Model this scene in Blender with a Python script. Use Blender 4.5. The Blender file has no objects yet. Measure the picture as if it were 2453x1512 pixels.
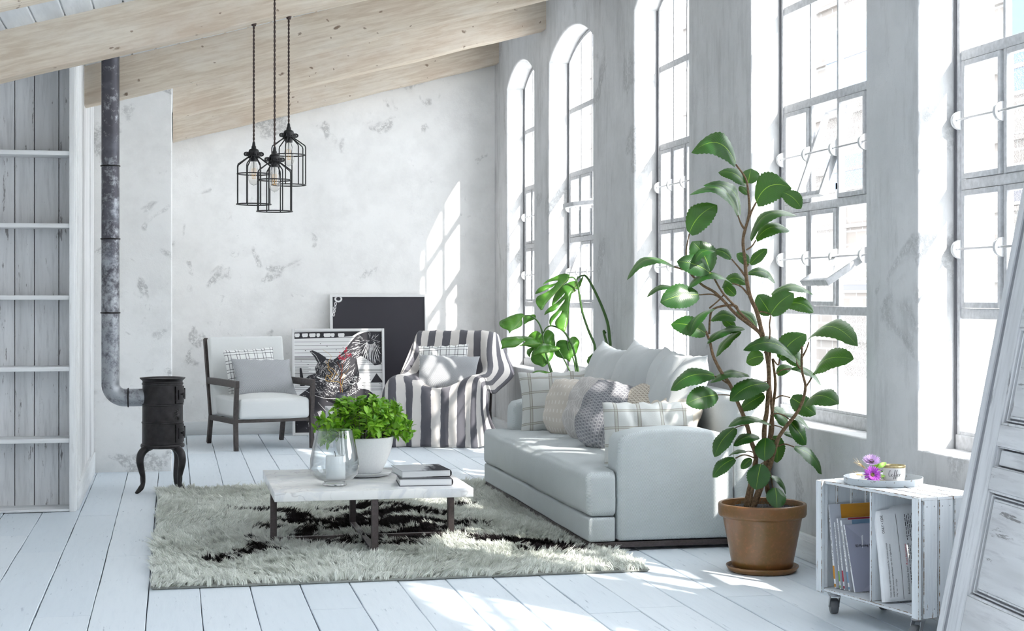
import bpy, bmesh, math, random
import numpy as np
from mathutils import Vector, Matrix, Euler, noise as mnoise

S = bpy.context.scene
C = S.collection
PI = math.pi
random.seed(7)

# ------------------------------------------------------------------ camera
cam_d = bpy.data.cameras.new('camera')
cam = bpy.data.objects.new('camera', cam_d); C.objects.link(cam)
cam.location = (0.0, 0.0, 1.3)
cam.rotation_euler = (PI / 2, 0, -math.radians(12.0))
cam_d.sensor_width = 36.0
cam_d.lens = 3815.0 / 2453.0 * 36.0
cam_d.shift_y = -45.5 / 2453.0
cam_d.clip_start = 0.1; cam_d.clip_end = 200
S.camera = cam

# ------------------------------------------------------------------ sky, sun, exposure
world = bpy.data.worlds.new('world'); S.world = world
world.use_nodes = True
wn = world.node_tree.nodes; wl = world.node_tree.links
bg = wn['Background']
bg.inputs['Color'].default_value = (0.925, 0.965, 1.0, 1)
bg.inputs['Strength'].default_value = 2.9
sun_d = bpy.data.lights.new('sun', 'SUN')
sun = bpy.data.objects.new('sun', sun_d); C.objects.link(sun)
sun.location = (12, -4, 12)
sun_dir = Vector((-1.0, 1.60, -1.45)).normalized()
sun.rotation_euler = sun_dir.to_track_quat('-Z', 'Y').to_euler()
sun_d.energy = 4.0
sun_d.angle = math.radians(0.8)
sun_d.color = (1.0, 0.95, 0.88)
S.view_settings.view_transform = 'Standard'
S.view_settings.look = 'None'
S.view_settings.gamma = 1.0
S.view_settings.use_curve_mapping = False
S.view_settings.exposure = 1.68
S.cycles.caustics_refractive = False
S.cycles.caustics_reflective = False
S.cycles.diffuse_bounces = 6
S.cycles.adaptive_threshold = 0.02
S.cycles.max_bounces = 16
S.cycles.transparent_max_bounces = 24

# ------------------------------------------------------------------ material helper
class NT:
    def __init__(self, name):
        self.m = bpy.data.materials.new(name); self.m.use_nodes = True
        self.t = self.m.node_tree; self.n = self.t.nodes; self.l = self.t.links
        self.b = self.n['Principled BSDF']; self.out = self.n['Material Output']
        self._tc = None
    def put(self, sock, v):
        if v is None: return
        if hasattr(v, 'is_linked'): self.l.new(v, sock)
        elif isinstance(v, (tuple, list)) and len(v) == 3 and sock.type == 'RGBA': sock.default_value = (*v, 1)
        else: sock.default_value = v
    def tc(self, which='Object'):
        if self._tc is None: self._tc = self.n.new('ShaderNodeTexCoord')
        return self._tc.outputs[which]
    def map(self, vec=None, scale=(1, 1, 1), rot=(0, 0, 0), loc=(0, 0, 0)):
        k = self.n.new('ShaderNodeMapping'); self.put(k.inputs['Vector'], vec or self.tc())
        k.inputs['Scale'].default_value = scale; k.inputs['Rotation'].default_value = rot; k.inputs['Location'].default_value = loc
        return k.outputs[0]
    def noise(self, scale=5, detail=4, rough=0.55, vec=None, dist=0.0, col=False):
        k = self.n.new('ShaderNodeTexNoise'); self.put(k.inputs['Vector'], vec or self.tc())
        k.inputs['Scale'].default_value = scale; k.inputs['Detail'].default_value = detail
        k.inputs['Roughness'].default_value = rough; k.inputs['Distortion'].default_value = dist
        return k.outputs['Color' if col else 'Fac']
    def voro(self, scale=5, vec=None, feature='F1', out='Distance', rnd=1.0):
        k = self.n.new('ShaderNodeTexVoronoi'); k.feature = feature; self.put(k.inputs['Vector'], vec or self.tc())
        k.inputs['Scale'].default_value = scale; k.inputs['Randomness'].default_value = rnd
        return k.outputs[out]
    def wave(self, scale=5, dist=0, vec=None, direction='X', detail=2, dscale=1.0, prof='SIN'):
        k = self.n.new('ShaderNodeTexWave'); k.bands_direction = direction; k.wave_profile = prof; self.put(k.inputs['Vector'], vec or self.tc())
        k.inputs['Scale'].default_value = scale; k.inputs['Distortion'].default_value = dist
        k.inputs['Detail'].default_value = detail; k.inputs['Detail Scale'].default_value = dscale
        return k.outputs['Fac']
    def ramp(self, fac, stops, interp='LINEAR'):
        k = self.n.new('ShaderNodeValToRGB'); self.put(k.inputs[0], fac); r = k.color_ramp; r.interpolation = interp
        while len(r.elements) < len(stops): r.elements.new(0.5)
        for e, (p, c) in zip(r.elements, stops):
            e.position = p
            e.color = (c, c, c, 1) if not isinstance(c, (tuple, list)) else (*c[:3], 1)
        return k.outputs[0]
    def mix(self, fac, a, b, mode='MIX'):
        k = self.n.new('ShaderNodeMix'); k.data_type = 'RGBA'; k.blend_type = mode
        self.put(k.inputs[0], fac); self.put(k.inputs[6], a); self.put(k.inputs[7], b)
        return k.outputs[2]
    def math(self, op, a, b=None, c=None):
        k = self.n.new('ShaderNodeMath'); k.operation = op
        self.put(k.inputs[0], a); self.put(k.inputs[1], b); self.put(k.inputs[2], c)
        return k.outputs[0]
    def sep(self, vec=None):
        k = self.n.new('ShaderNodeSeparateXYZ'); self.put(k.inputs[0], vec or self.tc()); return k.outputs
    def attr(self, name, out='Fac'):
        k = self.n.new('ShaderNodeAttribute'); k.attribute_name = name; return k.outputs[out]
    def bump(self, h, strength=0.3, dist=0.01, normal=None):
        k = self.n.new('ShaderNodeBump'); k.inputs['Strength'].default_value = strength; k.inputs['Distance'].default_value = dist
        self.put(k.inputs['Height'], h); self.put(k.inputs['Normal'], normal); return k.outputs[0]
    def fin(self, color=None, rough=0.6, metal=0.0, normal=None, spec=0.5, **kw):
        self.put(self.b.inputs['Base Color'], color); self.put(self.b.inputs['Roughness'], rough)
        self.put(self.b.inputs['Metallic'], metal); self.put(self.b.inputs['Normal'], normal)
        self.put(self.b.inputs['Specular IOR Level'], spec)
        for k, v in kw.items(): self.put(self.b.inputs[k.replace('_', ' ')], v)
        return self.m

def plain(name, color, rough=0.6, metal=0.0, spec=0.5, bump=0.0, bscale=60, var=0.0):
    t = NT(name); c = color; nrm = None
    nz = t.noise(bscale, 3)
    if var:
        c = t.mix(t.ramp(nz, [(0.3, 0.0), (0.7, 1.0)]), tuple(x * (1 - var) for x in color), tuple(min(1, x * (1 + var)) for x in color))
    if bump: nrm = t.bump(nz, bump, 0.004)
    return t.fin(c, rough, metal, nrm, spec)

M = {}
# plaster
def plaster(name, lo, hi, patch, streak=False, amt=0.8):
    t = NT(name)
    big = t.noise(0.8, 5, 0.6); med = t.noise(4.5, 7, 0.68); fine = t.noise(42, 6, 0.72)
    base = t.mix(t.ramp(big, [(0.38, 0.0), (0.62, 1.0)]), lo, hi)
    base = t.mix(t.math('MULTIPLY', t.ramp(med, [(0.44, 0.0), (0.70, 1.0)]), 0.45), base, patch)
    # flaked, darker blotches in a few places, broken up by fine grain
    blot = t.ramp(t.noise(2.6, 3, 0.5, dist=0.6), [(0.625, 0.0), (0.665, 1.0)])
    spots = t.math('MULTIPLY', blot, t.ramp(fine, [(0.42, 0.0), (0.56, 1.0)]))
    base = t.mix(t.math('MULTIPLY', spots, amt), base, tuple(x * 0.50 for x in patch))
    scuff = t.math('MULTIPLY', t.ramp(t.noise(15, 7, 0.75, dist=0.8), [(0.60, 0.0), (0.68, 1.0)]), t.ramp(t.noise(1.6, 3), [(0.47, 0.0), (0.60, 1.0)]))
    base = t.mix(t.math('MULTIPLY', scuff, amt * 0.7), base, tuple(x * 0.60 for x in patch))
    if streak:
        st = t.noise(9, 6, 0.72, vec=t.map(scale=(1, 1, 0.22)))
        base = t.mix(t.math('MULTIPLY', t.ramp(st, [(0.50, 0.0), (0.70, 1.0)]), 0.55), base, tuple(x * 0.80 for x in patch))
    h = t.math('ADD', t.math('ADD', t.math('MULTIPLY', med, 0.6), t.math('MULTIPLY', fine, 0.3)), t.math('MULTIPLY', spots, -0.5))
    return t.fin(base, 0.85, 0, t.bump(h, 0.45, 0.014), 0.25)
M['plaster'] = plaster('plaster_white', (0.87, 0.865, 0.855), (0.95, 0.947, 0.94), (0.74, 0.735, 0.73), False, 0.55)
M['plaster_backlit'] = plaster('plaster_backlit', (0.55, 0.555, 0.56), (0.635, 0.635, 0.64), (0.465, 0.47, 0.475), True, 0.35)  # window wall: backlit shade put into the base tones; streaks are its own
# floor boards
def floorboards():
    t = NT('floor_white_boards')
    g = t.noise(9, 6, 0.65, vec=t.map(scale=(4.0, 0.35, 1)))
    sc = t.noise(30, 4, 0.6, vec=t.map(scale=(2.2, 0.22, 1)))
    tone = t.attr('tone')
    base = t.mix(tone, (0.665, 0.735, 0.80), (0.74, 0.795, 0.845))
    base = t.mix(t.math('MULTIPLY', t.ramp(g, [(0.5, 0.0), (0.8, 1.0)]), 0.35), base, (0.60, 0.66, 0.72))
    scr = t.math('MULTIPLY', t.ramp(sc, [(0.62, 0.0), (0.69, 1.0)]), t.ramp(t.noise(2.5, 3), [(0.47, 0.0), (0.60, 1.0)]))
    base = t.mix(t.math('MULTIPLY', scr, 0.8), base, (0.33, 0.39, 0.46))
    return t.fin(base, t.math('ADD', 0.38, t.math('MULTIPLY', g, 0.25)), 0, t.bump(t.math('ADD', g, t.math('MULTIPLY', sc, 0.5)), 0.18, 0.004), 0.4)
M['floor'] = floorboards()
M['gap'] = plain('floor_gap_dark', (0.10, 0.115, 0.135), 0.9)
# painted, worn white wood; grain runs along the local axis `ax`
def whitewood(name, base_c, grey, chip, ax=2, chip_amt=0.5, board=0.0, chip_scale=14, crack=0.635):
    t = NT(name)
    sc = [1.0, 1.0, 1.0]; sc[ax] = 0.09
    v = t.map(scale=tuple(sc))
    g = t.noise(36, 7, 0.68, vec=v); broad = t.noise(7, 4, 0.6, vec=v)
    c = t.mix(t.ramp(broad, [(0.40, 0.0), (0.64, 1.0)]), base_c, tuple(x * 0.80 for x in base_c))
    c = t.mix(t.math('MULTIPLY', t.ramp(g, [(0.50, 0.0), (0.66, 1.0)]), 0.7), c, grey)
    cr = t.ramp(t.noise(chip_scale * 2.2, 8, 0.72, vec=t.map(scale=tuple(x if i != ax else 0.16 for i, x in enumerate((1, 1, 1)))), dist=0.3), [(crack, 0.0), (crack + 0.03, 1.0)])
    ch = t.ramp(t.noise(chip_scale, 8, 0.8, dist=0.4), [(0.665, 0.0), (0.69, 1.0)])
    cr = t.math('MAXIMUM', cr, ch)
    c = t.mix(t.math('MULTIPLY', cr, chip_amt), c, chip)
    return t.fin(c, 0.62, 0, t.bump(t.math('ADD', g, t.math('MULTIPLY', cr, -0.6)), 0.4, 0.004), 0.35)
def wornedge():
    t = NT('worn_brown_edge'); n = t.noise(34, 6, 0.75)
    return t.fin(t.mix(t.ramp(n, [(0.46, 0.0), (0.54, 1.0)]), (0.16, 0.095, 0.05), (0.62, 0.63, 0.64)), 0.8)
M['worn'] = wornedge()
M['crate'] = whitewood('crate_chipped_white', (0.73, 0.765, 0.80), (0.54, 0.575, 0.62), (0.20, 0.125, 0.065), 2, 0.9, chip_scale=13)
M['crate_top'] = whitewood('crate_chipped_white_lengthwise', (0.76, 0.79, 0.82), (0.57, 0.60, 0.64), (0.20, 0.125, 0.065), 1, 0.8, chip_scale=13)
M['shelfwood'] = whitewood('bookcase_worn_white', (0.72, 0.725, 0.74), (0.50, 0.505, 0.52), (0.14, 0.13, 0.13), 2, 0.75, chip_scale=11, crack=0.605)
M['shelfedge'] = whitewood('bookcase_shelf_white', (0.84, 0.85, 0.86), (0.66, 0.67, 0.69), (0.35, 0.33, 0.33), 0, 0.4, chip_scale=9)
M['trimwhite'] = whitewood('trim_painted_white', (0.88, 0.885, 0.89), (0.78, 0.79, 0.80), (0.5, 0.5, 0.5), 2, 0.2)
M['baseboard'] = whitewood('baseboard_white', (0.84, 0.86, 0.87), (0.70, 0.71, 0.73), (0.42, 0.42, 0.43), 0, 0.4)
M['baseboard_y'] = whitewood('baseboard_white_side', (0.84, 0.86, 0.87), (0.70, 0.71, 0.73), (0.42, 0.42, 0.43), 1, 0.4)
M['door'] = whitewood('door_weathered_white', (0.67, 0.68, 0.705), (0.44, 0.445, 0.475), (0.17, 0.165, 0.17), 0, 0.8, chip_scale=9, crack=0.61)
M['door_v'] = whitewood('door_weathered_white_upright', (0.67, 0.68, 0.705), (0.44, 0.445, 0.475), (0.17, 0.165, 0.17), 1, 0.7, chip_scale=9, crack=0.615)
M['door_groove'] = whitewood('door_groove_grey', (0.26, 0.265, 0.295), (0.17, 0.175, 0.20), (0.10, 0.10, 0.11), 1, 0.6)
M['ceilboard'] = whitewood('ceiling_board_white', (0.80, 0.82, 0.845), (0.70, 0.72, 0.75), (0.55, 0.56, 0.58), 1, 0.15)
# beams
def beamwood():
    t = NT('beam_pine')
    v = t.map(scale=(0.07, 1, 1))
    g = t.noise(48, 7, 0.62, vec=v, dist=0.5); broad = t.noise(2.6, 5, 0.65, vec=t.map(scale=(0.45, 1, 1.8)))
    c = t.mix(t.ramp(g, [(0.40, 0.0), (0.62, 1.0)]), (0.69, 0.61, 0.505), (0.56, 0.465, 0.365))
    c = t.mix(t.math('MULTIPLY', t.ramp(broad, [(0.46, 0.0), (0.66, 1.0)]), 0.5), c, (0.52, 0.405, 0.315))
    wh = t.ramp(t.noise(4, 6, 0.7, vec=t.map(scale=(0.4, 1, 1))), [(0.48, 0.0), (0.66, 1.0)])
    c = t.mix(t.math('MULTIPLY', wh, 0.5), c, (0.74, 0.69, 0.615))
    for sc_, lo, hi, am in ((6.5, 0.06, 0.11, 0.85), (12.0, 0.07, 0.11, 0.7)):
        w = t.n.new('ShaderNodeTexVoronoi'); w.inputs['Scale'].default_value = sc_; t.put(w.inputs['Vector'], t.mix(0.07, t.map(scale=(0.75, 0.0, 1.2)), t.noise(14, 3, col=True)))
        keep = t.math('GREATER_THAN', t.sep(w.outputs['Color'])[0], 0.30)
        kn = t.math('MULTIPLY', t.ramp(w.outputs['Distance'], [(lo, 1.0), (hi, 0.0)]), keep)
        c = t.mix(t.math('MULTIPLY', kn, am), c, (0.17, 0.105, 0.07))
    return t.fin(c, 0.75, 0, t.bump(g, 0.4, 0.004), 0.3)
M['beam'] = beamwood()
M['darkwood'] = plain('chair_dark_wood', (0.060, 0.050, 0.048), 0.5, 0, 0.4, 0.15, 40, 0.25)
M['darkmetal'] = plain('brown_black_metal', (0.075, 0.060, 0.060), 0.45, 0.4, 0.5, 0.1, 90, 0.2)
# fabrics
def weave(name, c1, c2, scale=260, bump=0.5, var=0.06, coord='Object'):
    t = NT(name); v = t.tc(coord)
    x, y, z = t.sep(v)
    w1 = t.math('SINE', t.math('MULTIPLY', t.math('ADD', x, y), scale)); w2 = t.math('SINE', t.math('MULTIPLY', t.math('ADD', z, t.math('MULTIPLY', y, 0.35)), scale * 1.2))
    k = t.math('MULTIPLY', w1, w2); k01 = t.math('MULTIPLY_ADD', k, 0.5, 0.5)
    nz = t.noise(5, 4)
    c = t.mix(k01, c1, c2)
    c = t.mix(t.math('MULTIPLY', t.ramp(nz, [(0.4, 0), (0.7, 1)]), var * 2), c, tuple(q * 0.85 for q in c1))
    return t.fin(c, 0.9, 0, t.bump(k01, bump, 0.003), 0.15)
M['sofa'] = weave('sofa_woven_fabric', (0.45, 0.49, 0.505), (0.70, 0.735, 0.745), 760, 0.55)
M['sofa_fine'] = weave('sofa_fine_fabric', (0.56, 0.585, 0.595), (0.69, 0.71, 0.715), 900, 0.35)
M['chairfab'] = weave('armchair_fabric', (0.69, 0.71, 0.71), (0.80, 0.815, 0.81), 900, 0.4)
M['greycush'] = weave('grey_ribbed_fabric', (0.34, 0.35, 0.37), (0.47, 0.485, 0.50), 420, 0.6)
def plaid(name, ground, line1, line2, n, wide, coord='UV'):
    t = NT(name); u, v, w = t.sep(t.tc(coord))
    def band(s, off, half):
        f = t.math('FRACT', t.math('ADD', t.math('MULTIPLY', s, n), off))
        return t.math('LESS_THAN', t.math('ABSOLUTE', t.math('SUBTRACT', f, 0.5)), half)
    c = ground
    for s in (u, v):
        c = t.mix(t.math('MULTIPLY', band(s, 0.0, wide), 0.55), c, line1)
        for o in (0.0 + wide * 1.25, 0.0 - wide * 1.25):
            c = t.mix(t.math('MULTIPLY', band(s, o, wide * 0.28), 0.8), c, line2)
    nz = t.noise(220, 2)
    return t.fin(c, 0.92, 0, t.bump(nz, 0.3, 0.002), 0.12)
M['plaid_sofa'] = plaid('sage_plaid_fabric', (0.60, 0.61, 0.595), (0.42, 0.415, 0.35), (0.22, 0.185, 0.16), 4.0, 0.05)
M['plaid_black'] = plaid('black_plaid_fabric', (0.80, 0.81, 0.80), (0.78, 0.78, 0.78), (0.085, 0.087, 0.097), 5.0, 0.13)
def printed(name, ground, ink, kind, amt=0.8):
    t = NT(name); u, v, w = t.sep(t.tc('UV'))
    if kind == 'dash':
        fu = t.math('FRACT', t.math('MULTIPLY', u, 14)); fv = t.math('FRACT', t.math('MULTIPLY', v, 7))
        k = t.math('MULTIPLY', t.math('LESS_THAN', t.math('ABSOLUTE', t.math('SUBTRACT', fu, 0.5)), 0.13), t.math('LESS_THAN', t.math('ABSOLUTE', t.math('SUBTRACT', fv, 0.5)), 0.20))
    elif kind == 'leaf':
        vv = t.map(t.tc('UV'), scale=(1, 1, 1))
        k = t.ramp(t.voro(7, vec=vv, feature='DISTANCE_TO_EDGE'), [(0.015, 1.0), (0.05, 0.0)])
        k2 = t.ramp(t.wave(9, 7, vec=vv, detail=1), [(0.80, 0.0), (0.9, 1.0)])
        k = t.math('MAXIMUM', k, k2)
    else:
        fu = t.math('FRACT', t.math('MULTIPLY', u, 16)); fv = t.math('FRACT', t.math('ADD', t.math('MULTIPLY', v, 23), t.math('MULTIPLY', t.math('FLOOR', t.math('MULTIPLY', u, 16)), 0.5)))
        a = t.math('LESS_THAN', t.math('ABSOLUTE', t.math('SUBTRACT', fu, 0.42)), 0.26)
        b = t.math('LESS_THAN', t.math('ABSOLUTE', t.math('SUBTRACT', fv, 0.5)), 0.30)
        c_ = t.math('GREATER_THAN', fu, 0.86)
        k = t.math('SUBTRACT', 1.0, t.math('MAXIMUM', t.math('MULTIPLY', a, b), c_))
    c = t.mix(t.math('MULTIPLY', k, amt), ground, ink)
    return t.fin(c, 0.92, 0, t.bump(t.noise(240, 2), 0.3, 0.002), 0.12)
M['p_beige'] = printed('beige_dash_fabric', (0.60, 0.555, 0.50), (0.80, 0.78, 0.75), 'dash', 0.55)
M['p_leaf'] = printed('taupe_leaf_fabric', (0.475, 0.455, 0.445), (0.66, 0.645, 0.63), 'leaf', 0.65)
M['p_geo'] = printed('slate_block_fabric', (0.185, 0.19, 0.215), (0.46, 0.455, 0.465), 'geo', 0.62)
M['p_cream'] = printed('cream_fabric', (0.70, 0.635, 0.545), (0.82, 0.78, 0.72), 'leaf', 0.5)
M['p_tan'] = printed('tan_block_fabric', (0.40, 0.345, 0.29), (0.78, 0.72, 0.63), 'geo', 0.8)
def stripes():
    t = NT('striped_wool'); u, v, w = t.sep(t.tc('UV'))
    wob = t.math('MULTIPLY', t.math('SUBTRACT', t.noise(3, 2, vec=t.map(t.tc('UV'), scale=(0.6, 3, 1))), 0.5), 0.10)
    f = t.math('FRACT', t.math('ADD', t.math('MULTIPLY', u, 0.5), wob))
    k = t.math('GREATER_THAN', f, 0.5)
    c = t.mix(k, (0.635, 0.605, 0.58), (0.115, 0.113, 0.13))
    fz = t.noise(500, 3, vec=t.tc('Object'))
    return t.fin(c, 0.95, 0, t.bump(fz, 0.5, 0.003), 0.1, Sheen_Weight=0.15)
M['stripes'] = stripes()
# stone, ceramics, metals
def marble():
    t = NT('white_marble')
    w = t.noise(3.2, 7, 0.62, dist=1.6); e = t.voro(7, feature='DISTANCE_TO_EDGE', vec=t.mix(0.35, t.tc(), t.noise(4, 3, col=True)))
    c = t.mix(t.math('MULTIPLY', t.ramp(w, [(0.46, 0.0), (0.56, 1.0)]), 0.6), (0.86, 0.855, 0.84), (0.63, 0.65, 0.69))
    c = t.mix(t.math('MULTIPLY', t.ramp(e, [(0.0, 1.0), (0.028, 0.0)]), t.math('MULTIPLY', t.ramp(t.noise(3.5, 3), [(0.45, 0.0), (0.6, 1.0)]), 0.55)), c, (0.47, 0.45, 0.45))
    return t.fin(c, 0.16, 0, None, 0.5)
M['marble'] = marble()
M['ceramic'] = plain('white_ceramic', (0.78, 0.785, 0.79), 0.45, 0, 0.4, 0.05, 120, 0.03)
M['saucer'] = plain('grey_ceramic', (0.60, 0.61, 0.63), 0.4)
M['soil'] = plain('dark_soil', (0.035, 0.035, 0.04), 0.95, 0, 0.2, 1.0, 90, 0.6)
def terracotta():
    t = NT('brown_glazed_clay')
    n1 = t.noise(6, 6, 0.65); n2 = t.noise(60, 5, 0.6)
    c = t.mix(t.ramp(n1, [(0.35, 0.0), (0.65, 1.0)]), (0.150, 0.080, 0.020), (0.195, 0.085, 0.030))
    c = t.mix(t.math('MULTIPLY', t.ramp(n2, [(0.52, 0), (0.7, 1)]), 0.4), c, (0.32, 0.125, 0.050))
    return t.fin(c, 0.30, 0, t.bump(t.math('ADD', n1, t.math('MULTIPLY', n2, 0.4)), 0.3, 0.006), 0.5)
M['clay'] = terracotta()
M['iron'] = plain('cast_iron', (0.017, 0.015, 0.017), 0.42, 0.3, 0.5, 0.35, 22, 0.75)
M['black'] = plain('black_lamp_metal', (0.012, 0.011, 0.012), 0.45, 0.2, 0.5)
M['cord'] = plain('brown_twisted_cord', (0.055, 0.035, 0.032), 0.8)
def pipe():
    t = NT('mottled_flue_pipe')
    x, y, z = t.sep()
    n1 = t.noise(14, 7, 0.75); n2 = t.noise(4, 4, 0.6)
    up = t.ramp(t.math('MULTIPLY', z, 1.0), [(0.0, 0.0), (1.0, 1.0)])
    k = t.math('ADD', n1, t.math('MULTIPLY_ADD', t.math('SUBTRACT', z, 1.4), -0.10, 0.0))
    c = t.mix(t.ramp(k, [(0.42, 0.0), (0.60, 1.0)]), (0.075, 0.073, 0.088), (0.40, 0.42, 0.45))
    c = t.mix(t.math('MULTIPLY', t.ramp(n2, [(0.5, 0), (0.7, 1)]), 0.4), c, (0.26, 0.28, 0.33))
    return t.fin(c, t.math('MULTIPLY_ADD', n1, -0.3, 0.6), 0.55, t.bump(n1, 0.15, 0.004), 0.5)
M['pipe'] = pipe()
M['steel'] = plain('brushed_steel', (0.42, 0.43, 0.45), 0.35, 0.8)
M['caster_rubber'] = plain('grey_rubber_wheel', (0.13, 0.135, 0.145), 0.55)
M['framegrey'] = plain('window_frame_grey', (0.55, 0.555, 0.57), 0.6, 0, 0.35, 0.25, 40, 0.14)
M['framedark'] = plain('window_seal_dark', (0.16, 0.16, 0.175), 0.6)
M['disc'] = plain('window_disc_white', (0.74, 0.745, 0.75), 0.5)
def glass(name, tint, gloss, speck=0.0, speck_col=(0.5, 0.6, 0.75)):
    t = NT(name); n = t.n; l = t.l
    n.remove(t.b)
    tr = n.new('ShaderNodeBsdfTransparent'); gl = n.new('ShaderNodeBsdfGlossy'); gl.inputs['Roughness'].default_value = 0.03
    fr = n.new('ShaderNodeLayerWeight'); fr.inputs['Blend'].default_value = 0.5
    mx = n.new('ShaderNodeMixShader')
    c = tint
    if speck:
        sp = t.ramp(t.noise(160, 3, 0.75), [(0.5, 0.0), (0.62, 1.0)])
        c = t.mix(t.math('MULTIPLY', sp, speck), tint, speck_col)
    t.put(tr.inputs['Color'], c)
    l.new(t.math('MULTIPLY_ADD', t.math('POWER', fr.outputs['Facing'], 2.4), gloss, 0.05), mx.inputs[0]); l.new(tr.outputs[0], mx.inputs[1]); l.new(gl.outputs[0], mx.inputs[2])
    l.new(mx.outputs[0], t.out.inputs['Surface'])
    return t.m
M['pane'] = glass('window_glass', (0.97, 0.98, 0.985), 0.25)
def patterned():
    t = NT('patterned_glass'); n = t.n; l = t.l; n.remove(t.b)
    tr = n.new('ShaderNodeBsdfTransparent'); tr.inputs['Color'].default_value = (0.97, 0.98, 0.99, 1)
    rf = n.new('ShaderNodeBsdfRefraction'); rf.inputs['Roughness'].default_value = 0.0; rf.inputs['IOR'].default_value = 1.12
    l.new(t.bump(t.noise(130, 2, 0.6), 1.0, 0.02), rf.inputs['Normal'])
    mx = n.new('ShaderNodeMixShader'); mx.inputs[0].default_value = 0.35
    l.new(tr.outputs[0], mx.inputs[1]); l.new(rf.outputs[0], mx.inputs[2]); l.new(mx.outputs[0], t.out.inputs['Surface'])
    return t.m
M['patterned'] = patterned()
M['bulbglass'] = glass('bulb_glass', (0.95, 0.945, 0.93), 1.0)
M['vaseglass'] = glass('vase_glass', (0.94, 0.955, 0.96), 1.5)
M['wax'] = plain('white_wax', (0.86, 0.865, 0.86), 0.5, 0, 0.4)
M['wick'] = plain('burnt_wick', (0.03, 0.03, 0.03), 0.9)
# leaves
def leafmat(name, c1, c2, rib, rough=0.32, vein=18.0, island=False):
    t = NT(name); u, v, w = t.sep(t.tc('UV'))
    side = t.math('ABSOLUTE', t.math('SUBTRACT', v, 0.5))
    if island:
        gi = t.n.new('ShaderNodeNewGeometry'); c = t.mix(gi.outputs['Random Per Island'], c1, c2)
    else: c = t.mix(t.ramp(t.noise(9, 4, vec=t.tc('Object')), [(0.35, 0), (0.7, 1)]), c1, c2)
    vf = t.math('FRACT', t.math('SUBTRACT', t.math('MULTIPLY', u, vein), t.math('MULTIPLY', side, vein * 0.55)))
    vl = t.math('LESS_THAN', vf, 0.07)
    c = t.mix(t.math('MULTIPLY', vl, 0.16), c, rib)
    mr = t.math('LESS_THAN', side, t.math('MULTIPLY_ADD', u, -0.013, 0.018))
    c = t.mix(mr, c, rib)
    h = t.math('ADD', t.math('MULTIPLY', t.ramp(vf, [(0.0, 0.0), (0.15, 1.0), (1.0, 0.7)]), 0.5), t.math('MULTIPLY', mr, -0.6))
    t.fin(c, rough, 0, t.bump(h, 0.25, 0.004), 0.5)
    tl = t.n.new('ShaderNodeBsdfTranslucent'); t.put(tl.inputs['Color'], t.mix(0.4, c, (0.25, 0.55, 0.05)))
    mx = t.n.new('ShaderNodeMixShader'); mx.inputs[0].default_value = 0.16
    t.l.new(t.b.outputs[0], mx.inputs[1]); t.l.new(tl.outputs[0], mx.inputs[2]); t.l.new(mx.outputs[0], t.out.inputs['Surface'])
    return t.m
M['ficus'] = leafmat('ficus_leaf', (0.008, 0.052, 0.010), (0.018, 0.088, 0.012), (0.24, 0.40, 0.04))
M['monstera'] = leafmat('monstera_leaf', (0.055, 0.195, 0.022), (0.115, 0.32, 0.034), (0.20, 0.34, 0.06), 0.38, 9.0)
M['herb'] = leafmat('herb_leaf', (0.085, 0.27, 0.012), (0.30, 0.58, 0.035), (0.30, 0.50, 0.05), 0.42, 6.0, True)
M['bark'] = plain('ficus_bark', (0.165, 0.105, 0.060), 0.85, 0, 0.3, 0.9, 110, 0.45)
M['mstem'] = plain('monstera_stem', (0.055, 0.13, 0.030), 0.45, 0, 0.4, 0.1, 40, 0.2)
M['twig'] = plain('herb_twig', (0.17, 0.15, 0.12), 0.8)
M['artblack'] = plain('print_black', (0.020, 0.019, 0.026), 0.5)
M['artwhite'] = plain('print_white', (0.86, 0.86, 0.86), 0.6)
M['artgrey'] = plain('print_grey', (0.40, 0.40, 0.41), 0.6)
M['posterblack'] = plain('poster_charcoal', (0.034, 0.032, 0.041), 0.35, 0, 0.4)
M['framewhite'] = plain('picture_frame_white', (0.80, 0.80, 0.80), 0.45)
M['red'] = plain('red_ink', (0.62, 0.03, 0.06), 0.6)
M['ink'] = plain('black_ink', (0.02, 0.02, 0.025), 0.6)
M['paper'] = plain('white_paper', (0.80, 0.81, 0.83), 0.75)
M['pages'] = plain('book_pages', (0.78, 0.785, 0.79), 0.8)

# ------------------------------------------------------------------ geometry helpers
def link(o, parent=None):
    C.objects.link(o)
    if parent is not None: o.parent = parent
    return o
def mesh_from_bm(name, bm, mat, parent=None, smooth=35, loc=None, rot=None):
    me = bpy.data.meshes.new(name)
    bmesh.ops.recalc_face_normals(bm, faces=bm.faces)
    bm.to_mesh(me); bm.free()
    for m in (mat if isinstance(mat, (list, tuple)) else [mat]): me.materials.append(m)
    if smooth:
        me.shade_smooth()
        if smooth < 180: me.set_sharp_from_angle(angle=math.radians(smooth))
    o = bpy.data.objects.new(name, me); link(o, parent)
    if loc is not None: o.location = loc
    if rot is not None: o.rotation_euler = rot
    return o
def mesh_from_pydata(name, v, f, mat, parent=None, smooth=180, uv=None, mi=None):
    me = bpy.data.meshes.new(name); me.from_pydata([tuple(x) for x in v], [], f)
    for m in (mat if isinstance(mat, (list, tuple)) else [mat]): me.materials.append(m)
    if uv is not None:
        ul = me.uv_layers.new(name='UVMap')
        for lp in me.loops: ul.data[lp.index].uv = uv[lp.vertex_index]
    if mi is not None: me.polygons.foreach_set('material_index', mi)
    me.update()
    if smooth:
        me.shade_smooth()
        if smooth < 180: me.set_sharp_from_angle(angle=math.radians(smooth))
    o = bpy.data.objects.new(name, me); return link(o, parent)
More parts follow.
